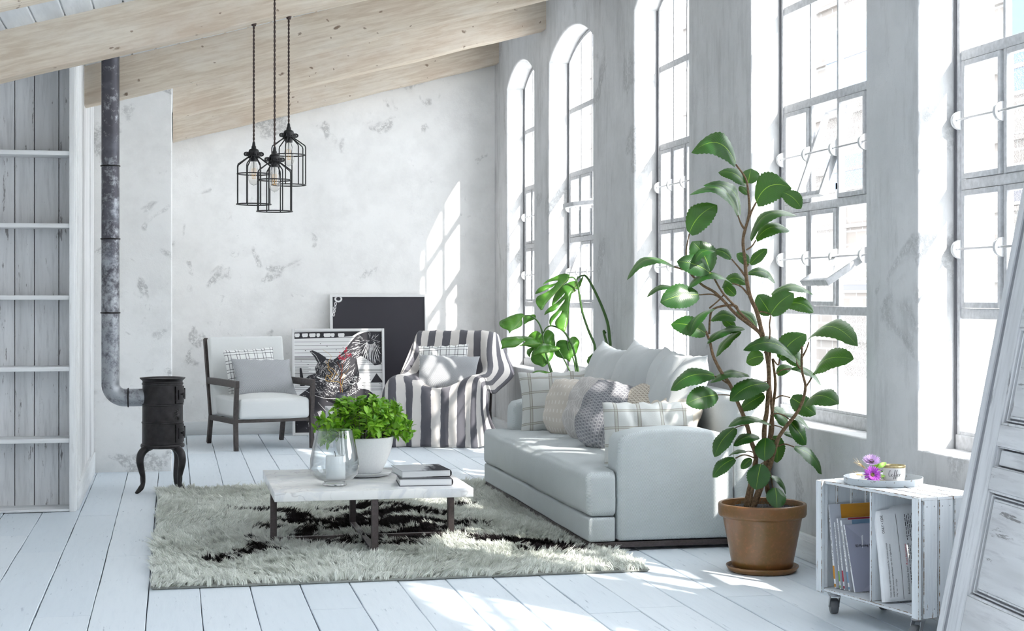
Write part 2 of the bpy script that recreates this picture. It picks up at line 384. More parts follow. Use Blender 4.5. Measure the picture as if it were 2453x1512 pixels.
def tag(o, label=None, cat=None, group=None, kind=None):
    if label: o['label'] = label
    if cat: o['category'] = cat
    if group: o['group'] = group
    if kind: o['kind'] = kind
    return o
def empty(name, loc=(0, 0, 0), rz=0.0, label=None, cat=None, group=None):
    o = bpy.data.objects.new(name, None); link(o); o.location = loc; o.rotation_euler = (0, 0, rz); o.empty_display_size = 0.1
    return tag(o, label, cat, group)
def box(bm, x0, x1, y0, y1, z0, z1, bev=0.0, seg=2, mat=None, worn=False):
    r = bmesh.ops.create_cube(bm, size=1.0)
    vs = r['verts']
    for v in vs:
        v.co = Vector((x0 + (v.co.x + .5) * (x1 - x0), y0 + (v.co.y + .5) * (y1 - y0), z0 + (v.co.z + .5) * (z1 - z0)))
    if bev:
        es = list({e for v in vs for e in v.link_edges}); f0 = {f for v in vs for f in v.link_faces}
        r2 = bmesh.ops.bevel(bm, geom=es, offset=bev, segments=seg, affect='EDGES', profile=0.5)
        vs = list({v for f in r2['faces'] for v in f.verts} | {v for v in vs if v.is_valid})
        vs = [v for v in vs if v.is_valid]
        if worn:
            for f in r2['faces']:
                if f.is_valid and f.calc_area() > 0 and max(abs(c) for c in f.normal) < 0.97: f.material_index = 1
    if mat is not None: bmesh.ops.transform(bm, matrix=mat, verts=vs)
    return vs
def bar(bm, a, b, w, d, up=(0, 0, 1), bev=0.003):
    """square bar from a to b: w across, d along the 'up' side"""
    a = Vector(a); b = Vector(b); z = (b - a); L = z.length; z.normalize()
    x = Vector(up).cross(z)
    if x.length < 1e-5: x = Vector((1, 0, 0)).cross(z)
    x.normalize(); y = z.cross(x)
    m = Matrix(((x.x, y.x, z.x, a.x), (x.y, y.y, z.y, a.y), (x.z, y.z, z.z, a.z), (0, 0, 0, 1)))
    return box(bm, -w / 2, w / 2, -d / 2, d / 2, 0, L, bev, 1, m)
def catmull(pts, n=6):
    P = [Vector(p) for p in pts]
    if len(P) < 3:
        return [P[0].lerp(P[-1], i / n) for i in range(n + 1)]
    out = []
    Q = [P[0] * 2 - P[1]] + P + [P[-1] * 2 - P[-2]]
    for i in range(1, len(Q) - 2):
        p0, p1, p2, p3 = Q[i - 1:i + 3]
        for k in range(n):
            t = k / n
            out.append(0.5 * ((2 * p1) + (p2 - p0) * t + (2 * p0 - 5 * p1 + 4 * p2 - p3) * t * t + (3 * p1 - p0 - 3 * p2 + p3) * t ** 3))
    out.append(P[-1]); return out
def tube(bm, pts, r, n=8, closed=False, cap=True):
    P = [Vector(p) for p in pts]; N = len(P)
    R = r if isinstance(r, (list, tuple)) else [r] * N
    rings = []; ref = None
    for i in range(N):
        if closed: d = P[(i + 1) % N] - P[i - 1]
        else: d = P[min(i + 1, N - 1)] - P[max(i - 1, 0)]
        if d.length < 1e-9: d = Vector((0, 0, 1))
        d.normalize()
        if ref is None:
            ref = Vector((0, 0, 1)) if abs(d.z) < 0.9 else Vector((1, 0, 0))
        x = ref - d * ref.dot(d)
        if x.length < 1e-6: x = d.orthogonal()
        x.normalize(); ref = x; y = d.cross(x)
        rings.append([bm.verts.new(P[i] + (x * math.cos(2 * PI * k / n) + y * math.sin(2 * PI * k / n)) * R[i]) for k in range(n)])
    m = N if closed else N - 1
    for i in range(m):
        a = rings[i]; b = rings[(i + 1) % N]
        for k in range(n):
            bm.faces.new((a[k], a[(k + 1) % n], b[(k + 1) % n], b[k]))
    if cap and not closed:
        bm.faces.new(list(reversed(rings[0]))); bm.faces.new(rings[-1])
    return rings
def lathe(bm, prof, n=32, c=(0, 0, 0), close=False):
    """prof: (r, z) list; r=0 makes a pole"""
    rings = []
    for r, z in prof:
        if r < 1e-6: rings.append([bm.verts.new((c[0], c[1], c[2] + z))])
        else: rings.append([bm.verts.new((c[0] + r * math.cos(2 * PI * k / n), c[1] + r * math.sin(2 * PI * k / n), c[2] + z)) for k in range(n)])
    pairs = list(zip(rings, rings[1:])) + ([(rings[-1], rings[0])] if close else [])
    for a, b in pairs:
        for k in range(n):
            j = (k + 1) % n
            if len(a) == 1 and len(b) == 1: continue
            if len(a) == 1: bm.faces.new((a[0], b[j], b[k]))
            elif len(b) == 1: bm.faces.new((a[k], a[j], b[0]))
            else: bm.faces.new((a[k], a[j], b[j], b[k]))
def ringpts(r, z, n=32, c=(0, 0)):
    return [(c[0] + r * math.cos(2 * PI * k / n), c[1] + r * math.sin(2 * PI * k / n), z) for k in range(n)]
def softbox(bm, x0, x1, y0, y1, z0, z1, r, puff=(0, 0, 0), nz=0.0, n=14, seed=0, q=4, ex=()):
    """upholstered block: rounded edges, bulging faces, a little unevenness"""
    lo = Vector((x0, y0, z0)); hi = Vector((x1, y1, z1)); sz = hi - lo; ctr = (lo + hi) / 2
    def params(L):
        rr = min(r, L * .49)
        a = [rr * (1 - math.tan(PI / 4 * (1 - i / q))) for i in range(q)]
        mid = [rr + (L - 2 * rr) * i / n for i in range(n + 1)]
        return a + mid + [L - t for t in reversed(a)]
    PX, PY, PZ = params(sz.x), params(sz.y), params(sz.z)
    PX = sorted(set(PX) | {e - x0 for e in ex})
    cache = {}
    def vert(p):
        key = (round(p[0], 6), round(p[1], 6), round(p[2], 6))
        if key in cache: return cache[key]
        p = Vector(p); rr = [min(r, s * .49) for s in sz]
        qv = Vector([min(max(p[i], rr[i]), sz[i] - rr[i]) for i in range(3)])
        d = p - qv
        if d.length > 1e-9: w = qv + d.normalized() * min(rr)
        else: w = p
        u = [(p[i] / sz[i] - .5) * 2 for i in range(3)]
        f = [max(0.0, 1 - abs(t) ** 2.2) for t in u]
        out = Vector((puff[0] * f[1] * f[2] * (1 if u[0] > 0 else -1) * abs(u[0]) ** 3,
                      puff[1] * f[0] * f[2] * (1 if u[1] > 0 else -1) * abs(u[1]) ** 3,
                      puff[2] * f[0] * f[1] * (1 if u[2] > 0 else -1) * abs(u[2]) ** 3))
        w = w + out + lo
        if nz:
            w += Vector((mnoise.noise(w * 3.1 + Vector((seed, 0, 0))), mnoise.noise(w * 3.1 + Vector((0, seed + 9, 0))), mnoise.noise(w * 3.1 + Vector((0, 0, seed + 5))))) * nz
        v = bm.verts.new(w); cache[key] = v; return v
    def face(A, B, fn):
        for i in range(len(A) - 1):
            for j in range(len(B) - 1):
                q4 = [vert(fn(A[i], B[j])), vert(fn(A[i + 1], B[j])), vert(fn(A[i + 1], B[j + 1])), vert(fn(A[i], B[j + 1]))]
                if len(set(q4)) >= 3:
                    try: bm.faces.new(list(dict.fromkeys(q4)))
                    except ValueError: pass
    for k in (0, sz.z): face(PX, PY, lambda a, b: (a, b, k))
    for k in (0, sz.y): face(PX, PZ, lambda a, b: (a, k, b))
    for k in (0, sz.x): face(PY, PZ, lambda a, b: (k, a, b))
def pillow(name, w, h, t, mat, matrix, seed=0, wrinkle=0.012, pinch=0.10, n=30, sag=0.0, uvs=(1, 1), crease=0.0, parent=None, rnd=0.0):
    """stuffed cushion in its local XZ plane (faces local -Y), pointed corners, a seam and soft wrinkles"""
    V = []; U = []; F = []
    def prof(a): return max(0.0, 1 - abs(a) ** 2.6) ** 0.55
    for side in (-1, 1):
        for i in range(n + 1):
            for j in range(n + 1):
                a = -1 + 2 * i / n; b = -1 + 2 * j / n
                a = math.copysign(1 - (1 - abs(a)) ** 1.35, a); b = math.copysign(1 - (1 - abs(b)) ** 1.35, b)
                x = a * w / 2 * (1 - pinch * (1 - b * b) * abs(a) ** 2)
                z = b * h / 2 * (1 - pinch * (1 - a * a) * abs(b) ** 2)
                if rnd:
                    kb = rnd * (1.0 if b < 0 else 0.35); x, z = x * math.sqrt(1 - kb * b * b * min(1, abs(b) * 1.2)), z * math.sqrt(1 - kb * a * a)
                d = prof(a) * prof(b)
                edge = (abs(a) ** 3 * (1 - b * b) + abs(b) ** 3 * (1 - a * a))
                q = Vector((x * 6, z * 6, seed * 3.7 + side * 2))
                wr = mnoise.noise(q) * wrinkle * d
                rad = math.atan2(b, a) * 7 + seed
                wr += math.sin(rad + 3 * mnoise.noise(q * 0.5)) * wrinkle * 1.2 * edge * max(0, 1 - max(abs(a), abs(b)) ** 8)
                if crease: wr -= crease * d * max(0, math.sin(9 * a + 2.2 * b + seed)) ** 4 * (0.5 + 0.5 * b)
                y = side * (t / 2 * d + wr)
                z2 = z - sag * (1 - b) * 0.5 * a * a
                zs = z2 + math.sin(a * 17 + seed) * 0.006 * abs(b) ** 6 * (1 - a * a)
                V.append((x, y, zs)); U.append(((a + 1) / 2 * uvs[0], (b + 1) / 2 * uvs[1]))
    N = n + 1
    for s in range(2):
        o = s * N * N
        for i in range(n):
            for j in range(n):
                q = [o + i * N + j, o + (i + 1) * N + j, o + (i + 1) * N + j + 1, o + i * N + j + 1]
                F.append(q if s == 0 else q[::-1])
    # join the two sides along the seam
    bmx = bmesh.new()
    o = mesh_from_pydata(name, V, F, mat, parent, 180, U)
    bmx.from_mesh(o.data)
    bmesh.ops.remove_doubles(bmx, verts=bmx.verts, dist=0.0006)
    bmx.to_mesh(o.data); bmx.free()
    o.matrix_world = matrix
    return o
def place(loc, rz=0.0, rx=0.0, ry=0.0):
    return Matrix.Translation(loc) @ Matrix.Rotation(rz, 4, 'Z') @ Matrix.Rotation(rx, 4, 'X') @ Matrix.Rotation(ry, 4, 'Y')
def text_mesh(name, s, size, mat, parent, matrix, align='LEFT', extrude=0.0003, shear=0.0, space=1.0, xs=1.0):
    cu = bpy.data.curves.new(name + '_text', 'FONT'); cu.body = s; cu.size = size; cu.align_x = align; cu.extrude = extrude; cu.shear = shear
    cu.space_character = space; cu.resolution_u = 2
    tmp = bpy.data.objects.new(name + '_text', cu); C.objects.link(tmp)
    dg = bpy.context.evaluated_depsgraph_get()
    me = bpy.data.meshes.new_from_object(tmp.evaluated_get(dg))
    bpy.data.objects.remove(tmp); me.name = name
    me.transform(Matrix.Diagonal((xs, 1, 1, 1)))
    me.materials.clear(); me.materials.append(mat)
    o = bpy.data.objects.new(name, me); link(o, parent)
    o.matrix_local = matrix
    return o
def frame_xyz(o, x, y, z):
    x = Vector(x); y = Vector(y); z = Vector(z)
    return Matrix(((x.x, y.x, z.x, o[0]), (x.y, y.y, z.y, o[1]), (x.z, y.z, z.z, o[2]), (0, 0, 0, 1)))

# ------------------------------------------------------------------ the setting
WX = 3.07           # inner face of the window wall
BY = 15.25          # back wall
def ceil_z(x): return 3.005 + 0.272 * x
def beam_bot(x): return 2.735 + 0.267 * x

# floor: boards along Y, each a little different in tone, with real gaps
def build_floor():
    V = []; F = []; T = []; MI = []
    rnd = random.Random(3); pw = 0.2217; x = 0.336 - pw * 16
    while x < WX:
        y = -2.0 - rnd.random() * 2.5
        while y < BY + 0.1:
            L = rnd.uniform(2.2, 3.6); y1 = min(y + L, BY + 0.15)
            g = 0.0022; xa, xb = x + g, min(x + pw - g, WX + 0.05); ya, yb = y + 0.001, y1 - 0.001
            if y1 - y > 0.02:
                b = len(V); dz = rnd.uniform(-0.0012, 0.0012); c = 0.0025
                ns = 10; wob = [rnd.uniform(-0.0018, 0.0018) for _ in range(ns + 1)]
                for i in range(ns + 1):
                    yy = ya + (yb - ya) * i / ns; wv = wob[i]
                    for (px, pz) in ((xa + wv, -0.02), (xa + wv, -c + dz), (xa + wv + c, dz), (xb + wv - c, dz), (xb + wv, -c + dz), (xb + wv, -0.02)):
                        V.append((px, yy, pz))
                tone = rnd.random()
                for i in range(ns):
                    for k in range(5):
                        F.append((b + i * 6 + k, b + i * 6 + k + 1, b + i * 6 + 6 + k + 1, b + i * 6 + 6 + k)); T.append(tone); MI.append(0)
                F.append(tuple(b + k for k in range(6))); F.append(tuple(b + ns * 6 + k for k in reversed(range(6)))); T += [tone] * 2; MI += [0, 0]
            y = y1
        x += pw
    b = len(V)
    V += [(-3.5, -5, -0.012), (3.5, -5, -0.012), (3.5, 16, -0.012), (-3.5, 16, -0.012)]; F.append((b, b + 1, b + 2, b + 3)); T.append(0.0); MI.append(1)
    V += [(-3.5, -5, -0.15), (3.5, -5, -0.15), (3.5, 16, -0.15), (-3.5, 16, -0.15)]; b += 4; F.append((b + 3, b + 2, b + 1, b)); T.append(0.0); MI.append(1)
    o = mesh_from_pydata('floor', V, F, [M['floor'], M['gap']], None, 0, None, MI)
    a = o.data.attributes.new('tone', 'FLOAT', 'FACE'); a.data.foreach_set('value', T)
    tag(o, kind='structure')
build_floor()

# windows (far jamb y, near jamb y)
WIN = [(13.525, 14.71), (11.535, 12.985), (9.272, 10.465), (6.733, 8.205), (4.75, 6.215), (2.45, 3.95), (0.2, 1.7)]
SILL_Z, SPRING_Z, CROWN_Z = 0.655, 3.255, 3.440
WALL_T = 0.36
def arch_pts(y0, y1, zs, zc, n=14):
    w = (y1 - y0) / 2; h = zc - zs; R = (w * w + h * h) / (2 * h); cy = (y0 + y1) / 2; cz = zc - R; a = math.asin(w / R)
    return [(cy + R * math.sin(a - 2 * a * k / n), cz + R * math.cos(a - 2 * a * k / n)) for k in range(n + 1)]   # from y1 side to y0 side
def build_window_wall():
    cu = bpy.data.curves.new('wall_outline', 'CURVE'); cu.dimensions = '2D'; cu.fill_mode = 'BOTH'
    bv = 0.014; cu.extrude = WALL_T / 2 - bv; cu.bevel_depth = bv; cu.bevel_resolution = 3; cu.offset = -bv
    def poly(pts):
        sp = cu.splines.new('POLY'); sp.points.add(len(pts) - 1)
        for p, (a, b) in zip(sp.points, pts): p.co = (a, b, 0, 1)
        sp.use_cyclic_u = True
    poly([(-3.0, -0.1), (15.60, -0.1), (15.60, 3.95), (-3.0, 3.95)])
    for y0, y1 in WIN:
        poly([(y0, SILL_Z), (y1, SILL_Z), (y1, SPRING_Z)] + arch_pts(y0, y1, SPRING_Z, CROWN_Z)[1:-1] + [(y0, SPRING_Z)])
    tmp = bpy.data.objects.new('wall_outline', cu); C.objects.link(tmp)
    me = bpy.data.meshes.new_from_object(tmp.evaluated_get(bpy.context.evaluated_depsgraph_get()))
    bpy.data.objects.remove(tmp)
    for v in me.vertices:
        a, b, c = v.co; v.co = (WX + WALL_T / 2 - c, a, b)
    me.materials.clear(); me.materials.append(M['plaster_backlit']); me.shade_smooth(); me.set_sharp_from_angle(angle=math.radians(40))
    me.name = 'wall_right'
    o = bpy.data.objects.new('wall_right', me); link(o); tag(o, kind='structure')
build_window_wall()

def quadslab(name, m, x0, x1, y0, y1, z0, z1, **k):
    bm = bmesh.new(); box(bm, x0, x1, y0, y1, z0, z1, k.get('bev', 0.0), 2)
    return tag(mesh_from_bm(name, bm, m, None, 35), kind='structure')
quadslab('wall_back', M['plaster'], -0.6, WX + 0.02, BY, BY + 0.2, -0.1, 3.95)
quadslab('wall_chimney', M['plaster'], -0.60, -0.012, 12.13, BY + 0.1, -0.1, 3.2, bev=0.012)
# block that carries the built-in bookcase: its side is panelled with upright mouldings
bm = bmesh.new()
box(bm, -2.4, -0.60, 10.20, 12.6, -0.1, 3.0)
for (ya, yb, d) in ((9.955, 12.13, 0.0), (9.955, 10.03, 0.012), (10.25, 10.62, 0.010), (11.75, 12.13, 0.012)):
    box(bm, -0.615, -0.585 + d, ya, yb, 0.0, 2.95, 0.006, 2)
tag(mesh_from_bm('wall_left', bm, M['trimwhite'], None, 35), kind='structure')
quadslab('wall_left_light_block', M['plaster'], -2.6, -2.4, -1.0, 12.6, -0.1, 3.2)  # unseen wall, added to hold back skylight from the left
quadslab('wall_front_light_block', M['plaster'], -2.6, WX + 0.02, -1.4, -1.2, -0.1, 3.95)  # unseen wall behind the camera, added to cut the fill light
# baseboards
def baseboard(name, m, pts_box):
    bm = bmesh.new()
    for b in pts_box: box(bm, *b, 0.004, 2)
    return tag(mesh_from_bm(name, bm, m, None, 35), kind='structure')
baseboard('baseboard_back', M['baseboard'], [(-0.012, WX, BY - 0.022, BY + 0.01, 0, 0.125), (-0.012, WX, BY - 0.028, BY + 0.01, 0, 0.10)])
baseboard('baseboard_right', M['baseboard_y'], [(WX - 0.024, WX + 0.02, -2.5, BY - 0.022, 0, 0.125), (WX - 0.030, WX + 0.02, -2.5, BY - 0.022, 0, 0.10)])
baseboard('baseboard_left', M['baseboard_y'], [(-0.59, -0.563, 10.02, 12.13, 0, 0.155)])
# ceiling: boards along Y on the slope
def build_ceiling():
    bm = bmesh.new(); pw = 0.155; x = -2.6
    while x < WX + 0.1:
        xa, xb = x + 0.003, x + pw - 0.003
        y0, y1 = -1.2, BY + 0.2
        q = [(xa, ceil_z(xa) + 0.006), (xa + 0.006, ceil_z(xa + 0.006)), (xb - 0.006, ceil_z(xb - 0.006)), (xb, ceil_z(xb) + 0.006), (xb, ceil_z(xb) + 0.03), (xa, ceil_z(xa) + 0.03)]
        A = [bm.verts.new((p, y0, z)) for p, z in q]; B = [bm.verts.new((p, y1, z)) for p, z in q]
        for k in range(6): bm.faces.new((A[k], A[(k + 1) % 6], B[(k + 1) % 6], B[k]))
        bm.faces.new(A[::-1]); bm.faces.new(B)
        x += pw
    q = [(-2.7, ceil_z(-2.7) + 0.012), (WX + 0.4, ceil_z(WX + .4) + 0.012), (WX + 0.4, ceil_z(WX + .4) + 0.2), (-2.7, ceil_z(-2.7) + 0.2)]
    A = [bm.verts.new((p, -1.3, z)) for p, z in q]; B = [bm.verts.new((p, BY + 0.3, z)) for p, z in q]
    for k in range(4): bm.faces.new((A[k], A[(k + 1) % 4], B[(k + 1) % 4], B[k]))
    bm.faces.new(A[::-1]); bm.faces.new(B)
    tag(mesh_from_bm('ceiling', bm, M['ceilboard'], None, 30), kind='structure')
build_ceiling()
# beams
def build_beam(y, x0, x1, label, seed, th=0.17):
    n = 40; V = []; F = []
    sec = [(0, 0), (1, 0), (1, 1), (0, 1)]
    for i in range(n + 1):
        x = x0 + (x1 - x0) * i / n
        w = mnoise.noise(Vector((x * 2.3, seed, 0))) * 0.008; w2 = mnoise.noise(Vector((x * 2.3, seed, 7))) * 0.006
        c = 0.010 + 0.006 * mnoise.noise(Vector((x * 6, seed, 3)))
        zb = beam_bot(x) + w; zt = ceil_z(x) + 0.004; ya = y + w2; yb = y + th
        for (py, pz) in ((ya, zt), (ya, zb + c), (ya + c * .35, zb + c * .35), (ya + c, zb), (yb - c, zb), (yb, zb + c), (yb, zt)): V.append((x, py, pz))
    for i in range(n):
        for k in range(7):
            k2 = (k + 1) % 7; F.append((i * 7 + k, i * 7 + k2, i * 7 + 7 + k2, i * 7 + 7 + k))
    F.append(tuple(range(6, -1, -1))); F.append(tuple(n * 7 + k for k in range(7)))
    o = mesh_from_pydata('ceiling_beam', V, F, M['beam'], None, 40)
    a = math.atan(0.268); o.data.transform(Matrix.Rotation(a, 4, 'Y')); o.rotation_euler = (0, -a, 0)   # its own long axis follows the slope
    tag(o, label, 'beam', 'sloping ceiling beams')
build_beam(7.08, -2.38, WX, 'wooden ceiling beam cut by the top left corner of the view', 1.0)
build_beam(9.10, -2.38, WX, 'large pale wooden ceiling beam passing over the bookcase top', 2.0)
build_beam(11.05, -0.585, WX, 'wooden ceiling beam just behind the flue pipe, ending at the white panelled corner', 3.0)
build_beam(13.06, -0.005, WX, 'third wooden ceiling beam, between the flue-pipe beam and the beam on the back wall', 4.0)
build_beam(15.045, -0.005, WX, 'farthest wooden ceiling beam, lying against the back wall', 5.0)

# ------------------------------------------------------------------ windows
ROWS = [1.228, 1.770, 2.315, 2.850]
FX = 3.27
def half_disc(bm, y, z, r=0.042, th=0.006, ang=0.0):
    n = 14; pts = [(-r * math.sin(PI * k / n), r * math.cos(PI * k / n)) for k in range(n + 1)]
    def rot(p): return (p[0] * math.cos(ang) - p[1] * math.sin(ang), p[0] * math.sin(ang) + p[1] * math.cos(ang))
    A = [bm.verts.new((FX - 0.022 + rot(p)[0], y - th / 2, z + rot(p)[1])) for p in pts]
    B = [bm.verts.new((FX - 0.022 + rot(p)[0], y + th / 2, z + rot(p)[1])) for p in pts]
    bm.faces.new(A); bm.faces.new(B[::-1])
    for k in range(n + 1):
        j = (k + 1) % (n + 1); bm.faces.new((A[k], B[k], B[j], A[j]))
def build_window(idx, y0, y1, opened, detail=True):
    name = 'window_%d' % idx
    fr = 0.030; ys = y0 + 0.004; ye = y1 - 0.004; cols = 4
    win = bmesh.new()
    zb = SILL_Z + 0.012
    # outer frame
    box(win, FX - 0.030, FX + 0.035, ys, ye, zb - 0.015, zb + 0.050, 0.004)
    box(win, FX - 0.022, FX + 0.030, ys, ye, zb + 0.045, zb + 0.066, 0.003)
    for ya, yb in ((ys, ys + fr), (ye - fr, ye)):
        box(win, FX - 0.025, FX + 0.035, ya, yb, zb, SPRING_Z, 0.004)
    A = arch_pts(ys, ye, SPRING_Z, CROWN_Z - 0.004, 18); B = arch_pts(ys + fr, ye - fr, SPRING_Z, CROWN_Z - fr, 18)
    for k in range(18):
        q = [A[k], A[k + 1], B[k + 1], B[k]]
        f0 = [win.verts.new((FX - 0.025, p, z)) for p, z in q]; f1 = [win.verts.new((FX + 0.035, p, z)) for p, z in q]
        win.faces.new(f0); win.faces.new(f1[::-1])
        for i in range(4): win.faces.new((f0[i], f1[i], f1[(i + 1) % 4], f0[(i + 1) % 4]))
    pw = (ye - ys - 2 * fr) / cols; yc = [ys + fr + pw * i for i in range(cols + 1)]
    def arch_top(y):
        w = (ye - ys) / 2 - fr; h = CROWN_Z - fr - SPRING_Z; R = (w * w + h * h) / (2 * h); cy = (ys + ye) / 2
        return CROWN_Z - fr - R + math.sqrt(max(0, R * R - (y - cy) ** 2))
    for z in ROWS:
        box(win, FX - 0.0185, FX + 0.0205, yc[0] - .002, yc[-1] + .002, z - 0.022, z + 0.022, 0.004)
    for y in yc[1:-1]:
        for za, zz in ((zb + 0.06, ROWS[0] - .02), (ROWS[2] + .02, ROWS[3] - .02), (ROWS[3] + .02, arch_top(y) + 0.01)):
            box(win, FX - 0.014, FX + 0.016, y - 0.010, y + 0.010, za, zz, 0.003)
        box(win, FX - 0.012, FX + 0.012, y - 0.012, y + 0.012, ROWS[0], ROWS[2], 0.003)
    w = mesh_from_bm(name, win, M['framegrey'], None, 35); tag(w, kind='structure')
    # seal line round the frame
    sl = bmesh.new()
    for ya, yb in ((y0 - 0.004, ys + 0.004), (ye - 0.004, y1 + 0.004)): box(sl, FX - 0.034, FX + 0.03, ya, yb, SILL_Z, SPRING_Z)
    tag(mesh_from_bm('frame_seal', sl, M['framedark'], w, 0))
    # fixed panes
    gl = bmesh.new(); gp = bmesh.new()
    def pane(b, ya, yb, za, zz, top=None):
        vs = [(FX, ya, za), (FX, yb, za), (FX, yb, zz if top is None else top[1]), (FX, ya, zz if top is None else top[0])]
        b.faces.new([b.verts.new(v) for v in vs])
    for i in range(cols):
        tgt = gp if i >= 2 and detail else gl   # clear on the far side... textured panes nearer the pier
        tgt = gp if (detail and i <= 1) else gl
        a, b2 = yc[i] + 0.010, yc[i + 1] - 0.010
        pane(tgt, a, b2, zb + .06, ROWS[0] - .022)
        pane(tgt, a, b2, ROWS[2] + .022, ROWS[3] - .022)
        pane(tgt, a, b2, ROWS[3] + .022, 0, (arch_top(a), arch_top(b2)))
    # pivoting sashes
    for r in (0, 1):
        za, zz = ROWS[r] + 0.022, ROWS[r + 1] - 0.022; zc = (za + zz) / 2; hh = (zz - za) / 2 - 0.002
        for i in range(cols):
            a, b2 = yc[i] + 0.013, yc[i + 1] - 0.013
            ang = opened.get((r, i), 0.0)
            if not detail: pane(gl, a, b2, za, zz); continue
            sb = bmesh.new(); bw = 0.024; hw = (b2 - a) / 2
            for (p, q, s, t) in ((-hw, -hw + bw, -hh, hh), (hw - bw, hw, -hh, hh), (-hw + bw, hw - bw, hh - bw, hh), (-hw + bw, hw - bw, -hh, -hh + bw)):
                box(sb, -0.016, 0.016, p, q, s, t, 0.003)
            so = mesh_from_bm('sash', sb, M['framegrey'], w, 35)
            so.location = (FX - 0.008, (a + b2) / 2, zc); so.rotation_euler = (0, ang, 0)
            pb = bmesh.new()
            pb.faces.new([pb.verts.new(v) for v in ((0.004, -hw + bw, -hh + bw), (0.004, hw - bw, -hh + bw), (0.004, hw - bw, hh - bw), (0.004, -hw + bw, hh - bw))])
            mesh_from_bm('pane', pb, M['patterned'] if (i <= 2 or ang) else M['pane'], so, 0)
        if detail:
            rb = bmesh.new(); tube(rb, [(FX - 0.045, yc[0] - 0.02, zc), (FX - 0.045, yc[-1] + 0.015, zc)], 0.0055, 8)
            mesh_from_bm('pivot_rod', rb, M['steel'], w, 35)
            for i in range(cols + 1):
                db = bmesh.new()
                for off in (-0.011, 0.005):
                    half_disc(db, yc[i] + off, zc, 0.040, 0.008, -opened.get((r, min(i, cols - 1)), 0.0) * (1 if off > 0 else 0))
                mesh_from_bm('pivot_disc', db, M['disc'], w, 35)
    mesh_from_bm('pane', gl, M['pane'], w, 0)
    if detail: mesh_from_bm('textured_pane', gp, M['patterned'], w, 0)
    else: gp.free()
    return w
OPEN = {4: {(1, 2): math.radians(20), (0, 1): math.radians(57)}, 2: {(1, 1): math.radians(84), (0, 3): math.radians(20)}}
for i, (a, b) in enumerate(WIN):
    build_window(i + 1, a, b, OPEN.get(i + 1, {}), detail=i < 5)

# ------------------------------------------------------------------ across the street
def brickmat():
    t = NT('cream_brick')
    x, y, z = t.sep()
    k = t.n.new('ShaderNodeCombineXYZ'); t.put(k.inputs[0], y); t.put(k.inputs[1], z)
    b = t.n.new('ShaderNodeTexBrick'); t.put(b.inputs['Vector'], k.outputs[0]); b.inputs['Scale'].default_value = 1.0
    b.inputs['Brick Width'].default_value = 0.62; b.inputs['Row Height'].default_value = 0.28; b.inputs['Mortar Size'].default_value = 0.02
    b.inputs['Color1'].default_value = (0.125, 0.110, 0.100, 1); b.inputs['Color2'].default_value = (0.155, 0.143, 0.134, 1); b.inputs['Mortar'].default_value = (0.21, 0.21, 0.207, 1)
    return t.fin(b.outputs['Color'], 0.9)
fb = empty('brick_building', (14.0, 42.0, -0.4), 0, 'pale brick building across the street, seen through the windows', 'building')
bm = bmesh.new(); box(bm, 0.0, 0.5, -27, 27, 0, 10.5)
for k in range(9): box(bm, -0.10, 0.02, -27, 27, 0.75 + k * 1.2, 0.83 + k * 1.2)
mesh_from_bm('wall', bm, brickmat(), fb, 0)
M['bluepane'] = plain('blue_window_pane', (0.010, 0.055, 0.16), 0.3)
M['darkpane'] = plain('dark_window_pane', (0.02, 0.02, 0.035), 0.4)
M['outwhite'] = plain('pale_render', (0.72, 0.72, 0.71), 0.8)
for (ya, yb, za, zb, m) in ((19.3, 20.95, 4.1, 5.0, 'bluepane'), (19.3, 20.95, 2.75, 3.25, 'bluepane'), (15.0, 16.05, 3.5, 5.0, 'bluepane'), (20.35, 20.62, 1.75, 2.9, 'darkpane'), (19.2, 20.7, 1.35, 1.55, 'darkpane'), (15.2, 16.0, 2.3, 2.75, 'darkpane'), (26.6, 27.6, 4.6, 5.6, 'outwhite')):
    k = 14.0 / 9.0; ya, yb, za, zb = ya * k - 14, yb * k - 14, 1.3 + (za - 1.3) * k, 1.3 + (zb - 1.3) * k
    bm = bmesh.new(); box(bm, -0.07, 0.02, ya - 28, yb - 28, za + .4, zb + .4)
    p = mesh_from_bm('window', bm, M['outwhite'], fb, 0)
    bm = bmesh.new(); box(bm, -0.085, -0.06, ya - 28 + .05, yb - 28 - .05, za + .45, zb + .35)
    mesh_from_bm('pane', bm, M[m], p, 0)
bm = bmesh.new(); box(bm, WX + WALL_T, 40, -8, 90, -0.6, -0.4)
tag(mesh_from_bm('street', bm, M['outwhite'], None, 0), kind='structure')

# ------------------------------------------------------------------ bookcase
bc = empty('bookcase', (-1.4, 10.0, 0), 0, 'tall built-in bookcase of worn white boards with empty shelves at the left edge', 'bookcase')
bm = bmesh.new(); x = -0.98
rnd = random.Random(5)
while x < 0.80:
    w = rnd.choice((0.115, 0.145, 0.19)); x1 = min(x + w, 0.80)
    box(bm, x + 0.0022, x1 - 0.0022, 0.165, 0.185, 0, 2.72, 0.0015, 1); x = x1
mesh_from_bm('back_panel', bm, M['shelfwood'], bc, 30)
bm = bmesh.new(); box(bm, -0.98, 0.80, 0.186, 0.192, 0, 2.72); mesh_from_bm('backing', bm, M['gap'], bc, 0)
for z in (0.005, 0.430, 0.862, 1.293, 1.727, 2.165):
    bm = bmesh.new(); box(bm, -0.98, 0.786, -0.045, 0.168, z - 0.002 if z < .1 else z - 0.013, z + 0.014, 0.003, 2)
    mesh_from_bm('shelf', bm, M['shelfedge'], bc, 35)
bm = bmesh.new(); box(bm, 0.785, 0.817, -0.055, 0.185, 0, 2.74, 0.004, 2); mesh_from_bm('side_panel', bm, M['trimwhite'], bc, 35)
